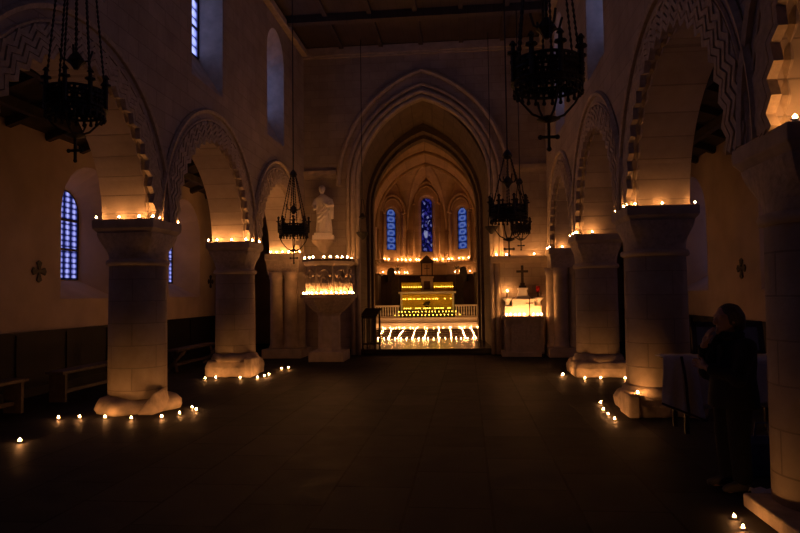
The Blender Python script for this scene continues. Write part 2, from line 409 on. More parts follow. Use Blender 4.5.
# windows: funnel reveal, pane, iron bars
def window(i, sd, c, xw, xg, outl, glass, mat, pn, bars=3):
    root = empty('window_%d' % i, (0, 0, 0), kind='structure')
    n = len(outl)
    mb = MB(); mb.rings([[(sd*xw, u, v) for u, v in outl], [(sd*xg, u, v) for u, v in glass]], True, False)
    mb.build('window_reveal', pn, root)
    us = [u for u, v in glass]; vs = [v for u, v in glass]; u0_, u1_, v0_, v1_ = min(us), max(us), min(vs), max(vs)
    uv = [[((u-u0_)/(u1_-u0_), (v-v0_)/(v1_-v0_)) for u, v in glass]]
    MB().add([(sd*(xg-.005), u, v) for u, v in glass], [tuple(range(n))], 0, uv).build('pane', mat, root)
    fr = MB(); fr.tube([(sd*(xg-.02), u, v) for u, v in glass], .018, 4, closed=True)
    for k in range(1, bars): fr.box(*sorted((sd*(xg-.035), sd*(xg-.01))), u0_, u1_, v0_+(v1_-v0_)*k/bars-.02, v0_+(v1_-v0_)*k/bars+.02)
    fr.build('window_bars', M['iron'], root)
    return root
wi = 0
for sd in (-1, 1):
    for c in CLERE[sd]:
        wi += 1; window(wi, sd, c, XW0, XW0+.46, round_light(c, 1.42, 5.55, 8.35), round_light(c, 1.18, 6.3, 7.95), M['clere'], M['dress'])
XA = 6.5
AIS = {-1: [3.65, 8.15, 12.65, 17.15], 1: [2.2, 6.8, 11.4, 16.0]}
for sd, nm in ((-1, 'left'), (1, 'right')):
    holes = [round_light(c, 2.0, 1.7, 4.4) for c in AIS[sd]]
    struct(MB().slab([(-4, 0), (23, 0), (23, 5.4), (-4, 5.4)], holes, lambda u, v, d, sd=sd: (sd*d, u, v), XA, XA+.75), 'wall_aisle_'+nm, M['plaster'])
    for c in AIS[sd]:
        wi += 1; window(wi, sd, c, XA, XA+.6, round_light(c, 2.0, 1.7, 4.4), round_light(c, .92, 2.1, 3.95), M['quarry'], M['plaster'])
    x0, x1 = sorted((sd*(XA-.05), sd*XA))
    wn = MB().box(x0, x1, -4, 23, 0, 1.08); x0, x1 = sorted((sd*(XA-.09), sd*XA)); wn.box(x0, x1, -4, 23, 1.08, 1.13).box(x0, x1, -4, 23, 0, .14)
    for y in [-3.6+1.4*k for k in range(19)]: wn.box(*sorted((sd*(XA-.075), sd*(XA-.05))), y-.05, y+.05, .14, 1.08)
    struct(wn, tn(), M['wainscot'])
    # lean-to roof with rafters
    rf = MB()
    P = [(sd*XW1, -4, 5.5), (sd*(XA+.1), -4, 4.72), (sd*(XA+.1), 23, 4.72), (sd*XW1, 23, 5.5)]
    rf.add(P+[(x, y, z+.1) for x, y, z in P], [(0, 1, 2, 3), (4, 5, 6, 7), (0, 1, 5, 4), (1, 2, 6, 5), (2, 3, 7, 6), (3, 0, 4, 7)])
    for y in [-3.5+1.05*k for k in range(26)]: rf.bar((sd*XW1, y, 5.44), (sd*XA, y, 4.68), .12, .14)
    for tt in (.35, .7): 
        x = XW1+(XA-XW1)*tt; z = 5.5-.78*tt-.1; rf.box(sd*x-.06, sd*x+.06, -4, 23, z-.16, z)
    struct(rf, 'ceiling_aisle_'+nm, M['roof'])
    struct(MB().box(*sorted((sd*XW0, sd*(XA+.7))), 22.8, 23, 0, 5.6).box(*sorted((sd*2.6, sd*XW1)), YE+.8, 22.8, 0, 5.6), 'wall_transept_'+nm, M['plaster'])

# ------------------------------------------------------------------ chancel and apse (axis leans a little to the left)
CA = .05; CX0, CY0 = -.02, YE
def ck(x, y, z=0):
    dx, dy = x, y-CY0
    return (CX0+dx*math.cos(CA)-dy*math.sin(CA), CY0+dx*math.sin(CA)+dy*math.cos(CA), z)
def cbuild(mb, name, mats, **kw):
    mb.v = [(x, y-CY0, z) for x, y, z in mb.v]
    return mb.build(name, mats, loc=(CX0, CY0, 0), rz=CA, **kw)
def cstruct(mb, name, mats, **kw): return cbuild(mb, name, mats, kind='structure', **kw)
cf = MB().box(-2.3, 2.3, YE+.1, 23.1, -.2, .15)
for y0_, y1_, z_ in ((23.1, 23.5, .21), (23.5, 23.9, .27), (23.9, 24.4, .33), (24.4, 30, .39)): cf.box(-2.4, 2.4, y0_, y1_, -.2, z_)
cstruct(cf, 'floor_chancel', M['tiles'])
cstruct(MB().box(-2.13, 2.13, 25.55, 25.8, .39, .58).box(-2.13, 2.13, 25.72, 26.1, .58, .78), tn(), M['marble'], bev=.02)
# passage with a plain pointed barrel
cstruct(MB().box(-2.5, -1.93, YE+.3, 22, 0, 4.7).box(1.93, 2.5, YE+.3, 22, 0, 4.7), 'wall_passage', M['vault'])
def barrel(wd, zs, za, y0, y1, th=.15, n=16):
    p = pointed(wd, zs, za, n); q = pointed(wd+th, zs, za+th, n); mb = MB()
    A = [(x, y0, z) for x, z in p]; B = [(x, y1, z) for x, z in p]
    mb.rings([A, B], False, False); mb.rings([[(x, y0, z) for x, z in q], [(x, y1, z) for x, z in q]], False, False)
    return mb
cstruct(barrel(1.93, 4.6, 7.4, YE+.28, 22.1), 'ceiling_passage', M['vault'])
# stepped inner arch
for k, (wd, za, y0, y1) in enumerate(((1.84, 7.15, 21.5, 22.0), (1.76, 7.02, 22.0, 22.5))):
    outer = [(-2.6, 0), (-wd, 0)]+pointed(wd, 4.6, za)+[(wd, 0), (2.6, 0), (2.6, 9), (-2.6, 9)]
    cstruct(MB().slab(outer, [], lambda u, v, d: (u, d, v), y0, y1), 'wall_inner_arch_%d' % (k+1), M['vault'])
WA = 2.14; ZS = 4.55; YB = 27.1; BOSS = (0, YB, 7.2)
cstruct(MB().box(-WA-.5, -WA, 22.5, YB, .3, ZS+.2).box(WA, WA+.5, 22.5, YB, .3, ZS+.2), 'wall_choir', M['apse'])
cstruct(barrel(WA, ZS, 7.2, 22.5, YB), 'ceiling_choir', M['apse'])
# apse: four-and-a-bit facets of 45 degrees, corners at the ends of the half decagon
hw = WA*math.tan(PI/8)
corners = []
for k in range(-2, 3):
    pass
def facet_frame(a):
    n_ = Vector((math.sin(a), math.cos(a), 0)); t_ = Vector((math.cos(a), -math.sin(a), 0))
    return Vector((0, YB, 0))+n_*WA, t_, n_
LIGHTS = {0: (.50, 3.62, 6.08, 6.78, .68), -1: (.54, 3.68, 5.5, 6.12, .66), 1: (.54, 3.68, 5.5, 6.12, .66)}
lab_a = {-1: 'a', 0: 'b', 1: 'c'}
for k in (-2, -1, 0, 1, 2):
    a = k*PI/4; C0, T, NN = facet_frame(a)
    zap = 6.95
    top = pointed(hw, ZS, zap, 10)
    if abs(k) == 2: # half facet, closes onto the choir wall
        top = top
    outer = [(-hw, .3)]+top+[(hw, .3)]
    holes = []
    if k in LIGHTS:
        lw, zb, zt, zh, hh = LIGHTS[k]; holes = [round_light(0, lw*1.5, zb-.42, zt+.12)]
    def mp(u, v, d, C0=C0, T=T, NN=NN): p = C0+T*u+NN*d; return (p.x, p.y, v)
    cstruct(MB().slab(outer, holes, mp, 0, .45), 'wall_apse_%d' % (k+3), M['apse'])
    if k in LIGHTS:
        wi += 1
        root = empty('window_%d' % wi, (CX0, CY0, 0), rz=CA, kind='structure')
        big = round_light(0, lw*1.5, zb-.42, zt+.12); sm = round_light(0, lw, zb, zt)
        def fix(mb): mb.v = [(x, y-CY0, z) for x, y, z in mb.v]; return mb
        fix(MB().rings([[mp(u, v, 0) for u, v in big], [mp(u, v, .3 if k == 0 else .1) for u, v in sm]], True, False)).build('window_reveal', M['apse'], root)
        uv = [[(u/lw+.5, (v-zb)/(zt-zb)) for u, v in sm]]
        fix(MB().add([mp(u, v, .29 if k == 0 else .095) for u, v in sm], [tuple(range(len(sm)))], 0, uv)).build('pane', M['story'] if k == 0 else M['medal'], root)
        fr = MB().tube([mp(u, v, .28 if k == 0 else .085) for u, v in sm], .016, 4, closed=True); fix(fr).build('window_frame', M['iron'], root)
        # hood arch and jamb shafts
        hd = MB(); z_s = zh-(.92 if k == 0 else .72)
        hp = pointed(hh, z_s, zh, 8)
        hd.tube([mp(-hh-.08, z_s, -.05)]+[mp(u, v, -.05) for u, v in hp]+[mp(hh+.08, z_s, -.05)], .075, 6)
        hp2 = pointed(hh-.14, z_s, zh-.17, 8); hd.tube([mp(u, v, -.03) for u, v in hp2], .05, 6)
        for s_ in (-1, 1):
            for uu in (hh-.1,): 
                hd.tube([mp(s_*uu, 3.12, -.04), mp(s_*uu, z_s-.12, -.04)], .045, 8)
                hd.tube([mp(s_*uu, z_s-.14, -.04), mp(s_*uu, z_s-.02, -.04)], [.05, .09], 8)
        cstruct(hd, tn(), M['apse'], smooth=True)
    # vault web from ribs to wall arch
    def rib(sgn, s, C0=C0, T=T):
        p = C0+T*(sgn*hw); ang = s*PI/2
        q = Vector((p.x, p.y, ZS)); bz = Vector(BOSS)
        return Vector((p.x+(bz.x-p.x)*(1-math.cos(ang)), p.y+(bz.y-p.y)*(1-math.cos(ang)), ZS+(bz.z-ZS)*math.sin(ang)))
    web = MB()
    half = top[:11]   # left springing .. apex
    for sgn in (-1, 1):
        rows = []
        for i in range(11):
            s = i/10; L_ = rib(sgn, s); u, v = half[i]; A_ = Vector(mp(-u*sgn, v, 0))
            rows.append([tuple(L_.lerp(A_, j/6)) for j in range(7)])
        web.rings(rows, False, False)
    if abs(k) < 2: cstruct(web, 'ceiling_apse_%d' % (k+3), M['apse'], smooth=True)
    if k < 2:
        rb = MB().tube([rib(1, i/12) for i in range(13)], .06, 6)
        p = C0+T*hw; rb.tube([(p.x-NN.x*.03, p.y-NN.y*.03, 3.25), (p.x-NN.x*.03, p.y-NN.y*.03, ZS)], .06, 8)
        cstruct(rb, tn(), M['apse'], smooth=True)
a_ = MB()
for y in (24.8, YB):
    a_.tube([(x, y, z) for x, z in pointed(WA-.02, ZS, 7.17)], .09, 6)
a_.ball((0, YB-.02, 7.12), .13)
cstruct(a_, tn(), M['apse'], smooth=True)
# wainscot panelling and candle ledges round choir and apse
led = MB(); pan = MB(); led2 = MB()
poly = [(-WA, 26.2)]+[tuple(facet_frame(k*PI/4)[0]+facet_frame(k*PI/4)[1]*(-hw))[:2] for k in (-1, 0, 1)]+[tuple(facet_frame(PI/4)[0]+facet_frame(PI/4)[1]*hw)[:2], (WA, 26.2)]
def strip(mb, off, z0, z1):
    cen = Vector((0, YB-.2))
    def inn(p, o): v_ = Vector(p); d = (cen-v_); L_ = d.length; return v_+d*(o/L_)
    rs = []
    for p in poly:
        q = inn(p, off); rs.append([(p[0], p[1], z0), (q.x, q.y, z0), (q.x, q.y, z1), (p[0], p[1], z1)])
    mb.rings(rs, True, True)
strip(led, .2, 3.05, 3.12); strip(led, .12, 2.97, 3.05)
cstruct(led, tn(), M['apse'])
strip(pan, .16, .39, 2.5); strip(pan, .24, 2.5, 2.56)
cstruct(pan, tn(), M['wainscot_x'])

# ------------------------------------------------------------------ columns
def abacus(mb, hwid=.48, z1=ZC):
    mb.sq([(hwid-.07, z1-.22), (hwid-.02, z1-.15), (hwid, z1-.13), (hwid, z1)], (0, 0, 0))
def column(x, y, label, base='block', flip=1):
    root = empty('column', (x, y, 0), label, 'column', 'round arcade columns')
    sh = MB().lathe([(.43, .1 if base == 'low' else .2), (.425, 1.2), (.415, 2.22)], 40, uvscale=2*PI*.42)
    sh.build('shaft', M['shaft'], root, smooth=True)
    MB().lathe([(.40, 2.18), (.455, 2.2), (.465, 2.235), (.45, 2.27), (.40, 2.29)], 40).build('necking_ring', M['dress'], root, smooth=True)
    # cushion capital: round below to square above
    n = 40; rs = []
    for k in range(9):
        s = k/8; z = 2.27+(ZC-.2-2.27)*s; rad = .41+.03*s; h = .405+.045*s; e = s*s*(3-2*s)
        ring = []
        for i in range(n):
            a = 2*PI*i/n; c_, s_ = math.cos(a), math.sin(a); q = max(abs(c_), abs(s_))
            rs_ = h/q; r_ = rad*(1-e)+min(rs_, rad*1.38)*e
            ring.append((r_*c_, r_*s_, z))
        rs.append(ring)
    MB().rings(rs, True, True).build('capital', M['carved'], root, smooth=False)
    ab = MB(); abacus(ab); ab.build('abacus', M['dress'], root, bev=.012)
    b_ = MB()
    rnd = random.Random(int(abs(x*100)+y*10))
    if base == 'broken':
        # worn round cushion of stone with a spur block on the nave side
        n = 48; rs = []
        for z, r in ((0, .57), (.05, .60), (.13, .58), (.19, .52), (.22, .42)):
            rs.append([((r+.05*math.sin(3*2*PI*i/n+1)+.03*math.sin(7*2*PI*i/n)-.04*rnd.random())*math.cos(2*PI*i/n), (r+.05*math.sin(3*2*PI*i/n+1)+.03*math.sin(7*2*PI*i/n))*math.sin(2*PI*i/n), z*(1+.14*math.sin(2*2*PI*i/n))) for i in range(n)])
        b_.rings(rs); b_.build('base', M['rough'], root, smooth=True)
        s2 = MB(); s2.add([(.22, -.56, 0), (.52, -.54, 0), (.56, .0, 0), (.36, .0, 0), (.38, -.46, .2), (.47, -.42, .33), (.50, -.05, .36), (.4, -.05, .3)], [(0, 3, 2, 1), (4, 5, 6, 7), (0, 1, 5, 4), (1, 2, 6, 5), (2, 3, 7, 6), (3, 0, 4, 7)])
        s2.build('spur_block', M['rough'], root, bev=.05)
    else:
        h = .34 if base == 'block' else (.3 if base == 'wide' else .26)
        hx = {'block': .49, 'wide': .56, 'spur': .50, 'low': .54}[base]
        if base == 'low': h, hx = .1, .5
        b_.sq([(hx, 0), (hx+.01, h*.6), (hx-.03, h), (hx-.09, h+.015)])
        if base == 'low':
            b_ = MB().box(-.58, .6, -.75, .24, 0, .11); b_.build('plinth', M['rough'], root, bev=.02)
            return root
        bo = b_.build('plinth', M['rough'], root, bev=.035)
        md = bo.modifiers.new('sub', 'SUBSURF'); md.subdivision_type = 'SIMPLE'; md.levels = md.render_levels = 4
        tx = bpy.data.textures.new('worn', 'CLOUDS'); tx.noise_scale = .25
        dm = bo.modifiers.new('wear', 'DISPLACE'); dm.texture = tx; dm.strength = .045; dm.mid_level = .5
        MB().lathe([(.52, h-.02), (.5, h+.05), (.47, h+.12), (.43, h+.14)], 36).build('base', M['rough'], root, smooth=True)
        if base in ('spur', 'block'):
            sx = -1 if x > 0 else 1
            a0_, a1_ = sorted((sx*(hx-.12), sx*(hx+.04)))
            MB().box(a0_, a1_, -.54, .0, 0, h+.06).build('corner_block', M['rough'], root, bev=.03)
    return root
column(-3.86, 9.58, 'round stone column with a worn broken base, beside the lone floor tealight', 'broken')
column(-3.86, 13.82, 'round stone column with a squared base block, between broken-based column and pulpit', 'block')
column(3.86, 13.82, 'round stone column with wide candlelit base, between side altar and cloth-covered table', 'wide')
column(3.86, 9.58, 'round stone column directly behind the white cloth-covered table', 'spur')
column(3.90, 5.2, 'massive round stone column cut by the photo edge beside the standing person', 'low')
# clustered responds against the end wall
def respond(sd, label):
    root = empty('clustered_pier', (sd*3.86, 17.935, 0), label, 'pier', 'clustered piers beside chancel arch')
    MB().box(-.36, .42 if sd < 0 else .36, -.34, .45, .25, 2.3).build('pier_core', M['end'], root)
    for dx, dy in ((-.2, -.34), (.2, -.34), (-sd*.36, -.1)):
        MB().lathe([(.2, .25), (.22, .3), (.19, .36), (.18, .42), (.18, 2.16), (.21, 2.2), (.19, 2.24), (.24, 2.36)], 20, (dx, dy, 0)).build('engaged_shaft', M['dress'], root, smooth=True)
    cp = MB().sq([(.44, 2.3), (.45, 2.5), (.47, 2.68)]); cp.v = [(x, min(y, .44), z) for x, y, z in cp.v]; cp.build('capital', M['carved'], root)
    ab = MB(); ab.sq([(.46, 2.66), (.5, 2.72), (.5, ZC)]); ab.v = [(x, y if y < .45 else .45, z) for x, y, z in ab.v]; ab.build('abacus', M['dress'], root, bev=.012)
    MB().box(-.56, .56, -.6, .45, 0, .25).build('plinth', M['dress'], root, bev=.02)
respond(-1, 'clustered stone pier with engaged shafts, standing beside the pulpit')
respond(1, 'clustered stone pier with engaged shafts, standing beside the side altar')

# ------------------------------------------------------------------ candles
def flame_mesh(name, r, h, mat):
    mb = MB(); mb.lathe([(.15*r, 0), (.85*r, h*.2), (r, h*.4), (.6*r, h*.7), (.08*r, h)], 7)
    o = mb.build(name, mat); me = o.data; bpy.data.objects.remove(o); return me
def tea_mesh(name, r, h, mats):
    mb = MB(); mb.lathe([(r, 0), (r, h)], 12, mi=0, cap=True); mb.lathe([(r*.9, h*.9), (r*.9, h*1.02)], 12, mi=1)
    o = mb.build(name, mats); me = o.data; bpy.data.objects.remove(o); return me
ME = {
 'tealight': (tea_mesh('tealight', .03, .022, [M['tin'], M['wax']]), flame_mesh('flame', .017, .036, M['flame']), .023),
 'votive': (tea_mesh('votive', .034, .06, [M['yglass'], M['wax']]), flame_mesh('flame_votive', .020, .055, M['flame_y']), .061),
 'candle': (tea_mesh('candle', .025, .12, [M['wax'], M['wax']]), flame_mesh('flame_candle', .018, .044, M['flame']), .122),
}
def candle(kind, loc, label, group, s=1.0):
    me, fm, z = ME[kind]
    nm = {'tealight': 'tealight', 'votive': 'votive_candle', 'candle': 'candle'}[kind]
    o = bpy.data.objects.new(nm, me); COL.objects.link(o); o.location = (loc[0], loc[1], loc[2]+.002); o.scale = (s, s, s)
    tag(o, label, 'candle', group)
    f = bpy.data.objects.new('flame', fm); COL.objects.link(f); f.parent = o; f.location = (0, 0, z)
    return o
def cluster(kind, pts, z, fmt, group, s=1.0, chancel=False):
    for i, p in enumerate(pts):
        q = (p[0], p[1], p[2] if len(p) > 2 else z)
        if chancel: q = ck(*q)
        candle(kind, q, fmt.format(ORD[i]), group, s)
# on the capitals
cluster('tealight', [(-4.29, 9.14), (-3.93, 9.14), (-3.62, 9.14), (-3.41, 9.15), (-3.41, 9.36), (-3.41, 9.98)], ZC, '{} tealight from the aisle end on capital of the broken-based column', 'tealights on column capitals', .9)
cluster('tealight', [(-4.29, 13.38), (-4.1, 13.38), (-3.78, 13.38), (-3.47, 13.38), (-3.41, 13.62), (-3.41, 14.1)], ZC, '{} tealight from the aisle end on capital of column with squared base block', 'tealights on column capitals', 1.12)
cluster('tealight', [(-4.2, 17.51), (-4.03, 17.51), (-3.86, 17.51), (-3.68, 17.51), (-3.52, 17.51), (-3.4, 17.6)], ZC, '{} tealight from the aisle end on capital of pier beside pulpit', 'tealights on column capitals', 1.15)
cluster('tealight', [(3.41, 9.92), (3.41, 9.4), (3.41, 9.2), (3.5, 9.14), (3.86, 9.14), (4.29, 9.14)], ZC, '{} tealight from the nave end on capital behind cloth-covered table', 'tealights on column capitals', .72)
cluster('tealight', [(3.41, 14.18), (3.41, 13.8), (3.41, 13.55), (3.41, 13.4), (3.72, 13.38)], ZC, '{} tealight from the chancel end on capital of column with wide candlelit base', 'tealights on column capitals')
cluster('tealight', [(3.40, 18.1), (3.40, 17.8), (3.40, 17.6), (3.72, 17.5)], ZC, '{} tealight from the wall end on capital of pier beside side altar', 'tealights on column capitals')
cluster('tealight', [(3.46, 5.50), (3.46, 5.0), (3.5, 4.77), (3.8, 4.77)], ZC, '{} tealight from the far end on capital above the standing person', 'tealights on column capitals')
cluster('tealight', [(2.02, 18.2), (2.3, 18.2), (3.05, 18.2)], 2.72, '{} tealight from the arch on stone ledge above side altar', 'tealights on end wall ledges', 1.25)
candle('tealight', (-2.05, 18.16, 2.72), 'single tealight on stone ledge between the statue and chancel arch', 'tealights on end wall ledges', .7)
# on the floor
cluster('tealight', [(-4.11, 7.28)], 0, 'lone tealight on open floor away from the other candles', None)
cluster('tealight', [(-4.58, 8.72), (-4.3, 8.78), (-3.92, 8.78), (-3.5, 8.72), (-3.12, 8.85), (-2.98, 9.12), (-2.86, 9.42), (-3.0, 9.6)], 0, '{} tealight from the aisle on floor round broken column base', 'tealights on the nave floor', .85)
cluster('tealight', [(-4.2, 12.98), (-4.02, 13.1), (-3.5, 13.1), (-3.15, 13.15), (-3.08, 13.4), (-3.05, 13.62), (-3.1, 14.75), (-2.98, 14.9)], 0, '{} tealight from the aisle on floor round column with squared base block', 'tealights on the nave floor', .9)
cluster('tealight', [(3.12, 13.65), (3.08, 13.5), (3.45, 13.05), (3.75, 13.05), (4.2, 13.0)], 0, '{} tealight from the side altar on floor by the wide candlelit base', 'tealights on the nave floor', .9)
cluster('tealight', [(3.18, 10.2), (3.10, 9.62), (3.09, 9.25), (3.1, 8.9)], 0, '{} tealight from the chancel on floor by base behind cloth-covered table', 'tealights on the nave floor', .75)
candle('tealight', (3.46, 9.13, .30), 'tealight standing on plinth of the column behind cloth-covered table', 'tealights on plinths')
cluster('tealight', [(3.14, 5.14), (3.11, 4.91)], 0, '{} tealight from the person on floor by the photo-edge column', 'tealights on the nave floor', .62)
candle('tealight', (XA-.05, 10.65, 1.13), 'tiny tealight burning on aisle wainscot ledge behind the standing person', None, 1.1)
# chancel floor: front row, fan of rays, back row
cluster('tealight', [(x, 22.6) for x in (-1.64, -1.47, -1.3, -1.09, -.88, -.7, -.49, -.28, -.11, .06, .24, .45, .65, .86, 1.03, 1.2, 1.41, 1.61)], .15, '{} tealight from the lectern end of the front row on chancel floor', 'front row on the chancel floor', .68, True)
rays = [(-1.72, -1.60), (-1.36, -1.30), (-1.0, -.86), (-.52, -.40), (-.08, .0), (.42, .45), (.84, .90), (1.36, 1.29), (1.72, 1.62)]
def chz(y): return .15 if y < 23.1 else (.21 if y < 23.5 else (.27 if y < 23.9 else (.33 if y < 24.4 else .39)))
for j, (xb, xt) in enumerate(rays):
    ys = (22.78, 22.98, 23.16, 23.4, 23.56, 23.8, 23.96, 24.25, 24.46, 24.8)
    bend = .02*math.sin(j*2.3)
    cluster('tealight', [(xb+(xt-xb)*(y-22.78)/2.02+bend*math.sin((y-22.78)*3.1), y, chz(y)) for y in ys], 0, '{} tealight up the '+ORD[j]+' ray from lectern end of chancel floor fan', 'candle fan on the chancel floor', .5, True)
cluster('tealight', [(x, 25.35) for x in (-2.0, -1.72, -1.45, -1.09, -.89, -.66, -.38, -.11, .42, .86, 1.25, 1.44, 1.71, 1.94)], .39, '{} tealight from the lectern end of row below white rail plinth', 'row below the rail plinth', .66, True)
cluster('tealight', [(x, 25.05) for x in (-1.2, -.95, -.55, .25, .62, .9)], .39, '{} tealight from the lectern end among loose ones above the fan', 'loose tealights above the fan', .55, True)

# ------------------------------------------------------------------ high altar (chancel frame)
alt = empty('high_altar', ck(0, 27, .39), 'gilded high altar with golden front and tabernacle under the apse windows', 'altar', rz=CA)
MB().box(-1.22, 1.22, -.45, .5, 0, .28).build('altar_step', M['marble'], alt, bev=.01)
MB().box(-1.02, 1.02, -.2, .35, .28, 1.34).build('altar_body', M['dress'], alt)
MB().box(-1.02, 1.02, -.24, -.2, .42, 1.3).build('altar_front', M['gold'], alt)
ar = MB()
for k in range(5):
    x = -.8+.4*k; ar.tube([(x+.17*math.cos(PI*i/8), -.255, 1.16+.1*math.sin(PI*i/8)) for i in range(9)], .018, 5)
ar.build('front_arches', M['gold'], alt)
MB().box(-1.18, 1.18, -.38, .4, 1.34, 1.42).build('altar_table', M['marble'], alt, bev=.01)
MB().box(-1.1, -1.02, -.36, -.28, .28, 1.34).box(1.02, 1.1, -.36, -.28, .28, 1.34).build('corner_column', M['marble'], alt)
MB().box(-1.02, 1.02, -.36, -.24, 1.02, 1.06).build('front_shelf', M['gold'], alt)
for s_ in (-1, 1):
    g = MB().box(*sorted((s_*.26, s_*1.08)), .08, .3, 1.42, 1.56).box(*sorted((s_*.26, s_*1.08)), .16, .3, 1.56, 1.8).build('gradine', M['gold'], alt)
tb = MB().box(-.24, .24, .0, .34, 1.42, 1.98).box(-.28, .28, -.03, .36, 1.98, 2.05).box(-.22, -.16, -.03, 0, 1.42, 1.98).box(.16, .22, -.03, 0, 1.42, 1.98)
tbo = tb.build('tabernacle', M['dress'], alt)
MB().box(-.13, .13, -.02, 0, 1.5, 1.85).build('tabernacle_door', M['bronze'], tbo)
th = MB()
for x in (-.22, .22): th.box(x-.025, x+.025, .1, .15, 2.05, 2.6)
th.box(-.27, .27, .07, .3, 2.6, 2.66); th.add([(-.3, .08, 2.66), (.3, .08, 2.66), (0, .08, 2.95), (-.3, .28, 2.66), (.3, .28, 2.66), (0, .28, 2.95)], [(0, 1, 2), (3, 4, 5), (0, 1, 4, 3), (1, 2, 5, 4), (2, 0, 3, 5)])
th.build('canopy_frame', M['oak'], alt)
x_ = MB().bar((0, .12, 2.07), (0, .12, 2.52), .03).bar((-.11, .12, 2.38), (.11, .12, 2.38), .03); x_.build('altar_cross', M['bronze'], alt)
for s_ in (-1, 1): MB().box(*sorted((s_*1.18, s_*1.5)), .1, .45, 0, 2.05).build('side_panel', M['oak'], alt)
zb = .39
cluster('votive', [(-1.02+.095*i, 26.99, zb+1.56) for i in range(9)], 0, '{} votive from lectern end of upper altar shelf, lectern side of tabernacle', 'votives on the upper altar shelf', .6, True)
cluster('votive', [(.3+.095*i, 26.99+.09, zb+1.56) for i in range(9)], 0, '{} votive from tabernacle on upper altar shelf, side-altar half', 'votives on the upper altar shelf', .6, True)
cluster('votive', [(x, 26.70, zb+1.06) for x in (-.98, -.9, -.76, -.68, -.54, -.38, -.3, -.14, -.02, .1, .24, .34, .42, .72, .97)], 0, '{} votive from lectern end of the ledge on golden altar front', 'votives on the altar front ledge', .6, True)
# tiered votive stand before the altar
st = empty('votive_stand', ck(0, 26.3, .39), 'stepped wooden stand of yellow votives before the golden altar', 'candle stand', rz=CA)
for k, (hx, y0, z1) in enumerate(((1.36, -.24, .42), (1.22, -.1, .55), (1.0, .04, .68))):
    MB().box(-hx, hx, y0, .2, z1-.13 if k else .37, z1).build('tier', M['oak'], st)
MB().box(-1.3, -1.22, -.05, .15, 0, .4).box(1.22, 1.3, -.05, .15, 0, .4).build('trestle', M['oak'], st)
cluster('votive', [(-1.3+2.6*i/17, 26.12, .81) for i in range(18)], 0, '{} votive from lectern end on lowest tier of the votive stand', 'votives on the votive stand', .65, True)
cluster('votive', [(-1.15+2.3*i/17+.02*math.sin(i*5), 26.26, .94) for i in range(18)], 0, '{} votive from lectern end on middle tier of the votive stand', 'votives on the votive stand', .65, True)
cluster('votive', [(x, 26.4, 1.07) for x in (-.92, -.84, -.76, -.68, -.46, -.38, -.3, -.14, -.06, .02, .1, .3, .38, .46, .56, .64, .84, .92)], 0, '{} votive from lectern end on top tier of the votive stand', 'votives on the votive stand', .65, True)
fb = empty('flower_bouquet', ck(-.02, 26.5, 1.07), 'small dark bouquet in the middle of the votive stand', 'flowers', rz=CA)
MB().lathe([(.05, 0), (.07, .1), (.05, .16)], 12).build('vase', M['bronze'], fb, smooth=True)
bq = MB()
for i in range(26):
    a, r_, z_ = i*2.4, .13*math.sqrt(random.random()), .2+.12*random.random(); bq.ball((r_*math.cos(a), r_*math.sin(a)*.7, z_), .035, n=6, m=4)
bq.build('foliage', M['oak'], fb)
# communion rail either side
for s_, lb in ((-1, 'white balustrade altar rail on the lectern side of the votive stand'), (1, 'white balustrade altar rail on the side-altar side of the votive stand')):
    rl = empty('altar_rail', ck(s_*1.0, 25.9, .78), lb, 'altar rail', 'white altar rails', rz=CA)
    L0, L1 = (0.1, 1.12)
    MB().box(*sorted((s_*L0, s_*L1)), -.07, .07, .42, .49).build('handrail', M['marble'], rl, bev=.01)
    MB().box(*sorted((s_*L0, s_*L1)), -.06, .06, 0, .05).build('rail_base', M['marble'], rl)
    for k in range(10):
        x = s_*(L0+.06+.1*k); MB().lathe([(.022, .05), (.03, .14), (.018, .24), (.026, .34), (.02, .42)], 8, (x, 0, 0)).build('baluster', M['marble'], rl, smooth=True)
# candles on apse ledges
def on_ledge(x, off=.1):
    cen = Vector((0, YB-.2)); best = None
    for a, b_ in zip(poly[:-1], poly[1:]):
        A, B = Vector(a), Vector(b_)
        A2, B2 = A+(cen-A)*(off/(cen-A).length), B+(cen-B)*(off/(cen-B).length)
        if min(A2.x, B2.x)-1e-6 <= x <= max(A2.x, B2.x)+1e-6 and abs(B2.x-A2.x) > 1e-3:
            t_ = (x-A2.x)/(B2.x-A2.x); return (x, A2.y+(B2.y-A2.y)*t_)
    A2 = Vector((math.copysign(WA-off, x), 26.4)); return (A2.x, A2.y)
cluster('candle', [on_ledge(x)+(3.12,) for x in (-1.84, -1.68, -1.3, -1.12, -.96, -.76, -.48, -.36, -.06, .32, .42, .70, .96, 1.1, 1.4, 1.56, 1.80)], 0, '{} candle from pulpit side along apse ledge below stained windows', 'candles on the apse ledge', .95, True)
cluster('candle', [on_ledge(x, .18)+(2.56,) for x in (-1.9, -1.72, -1.4, -1.25, -1.0, -.9, 1.22, 1.42, 1.62, 1.84)], 0, '{} candle from pulpit side on top of apse stall panelling', 'candles on the stall panelling', .8, True)
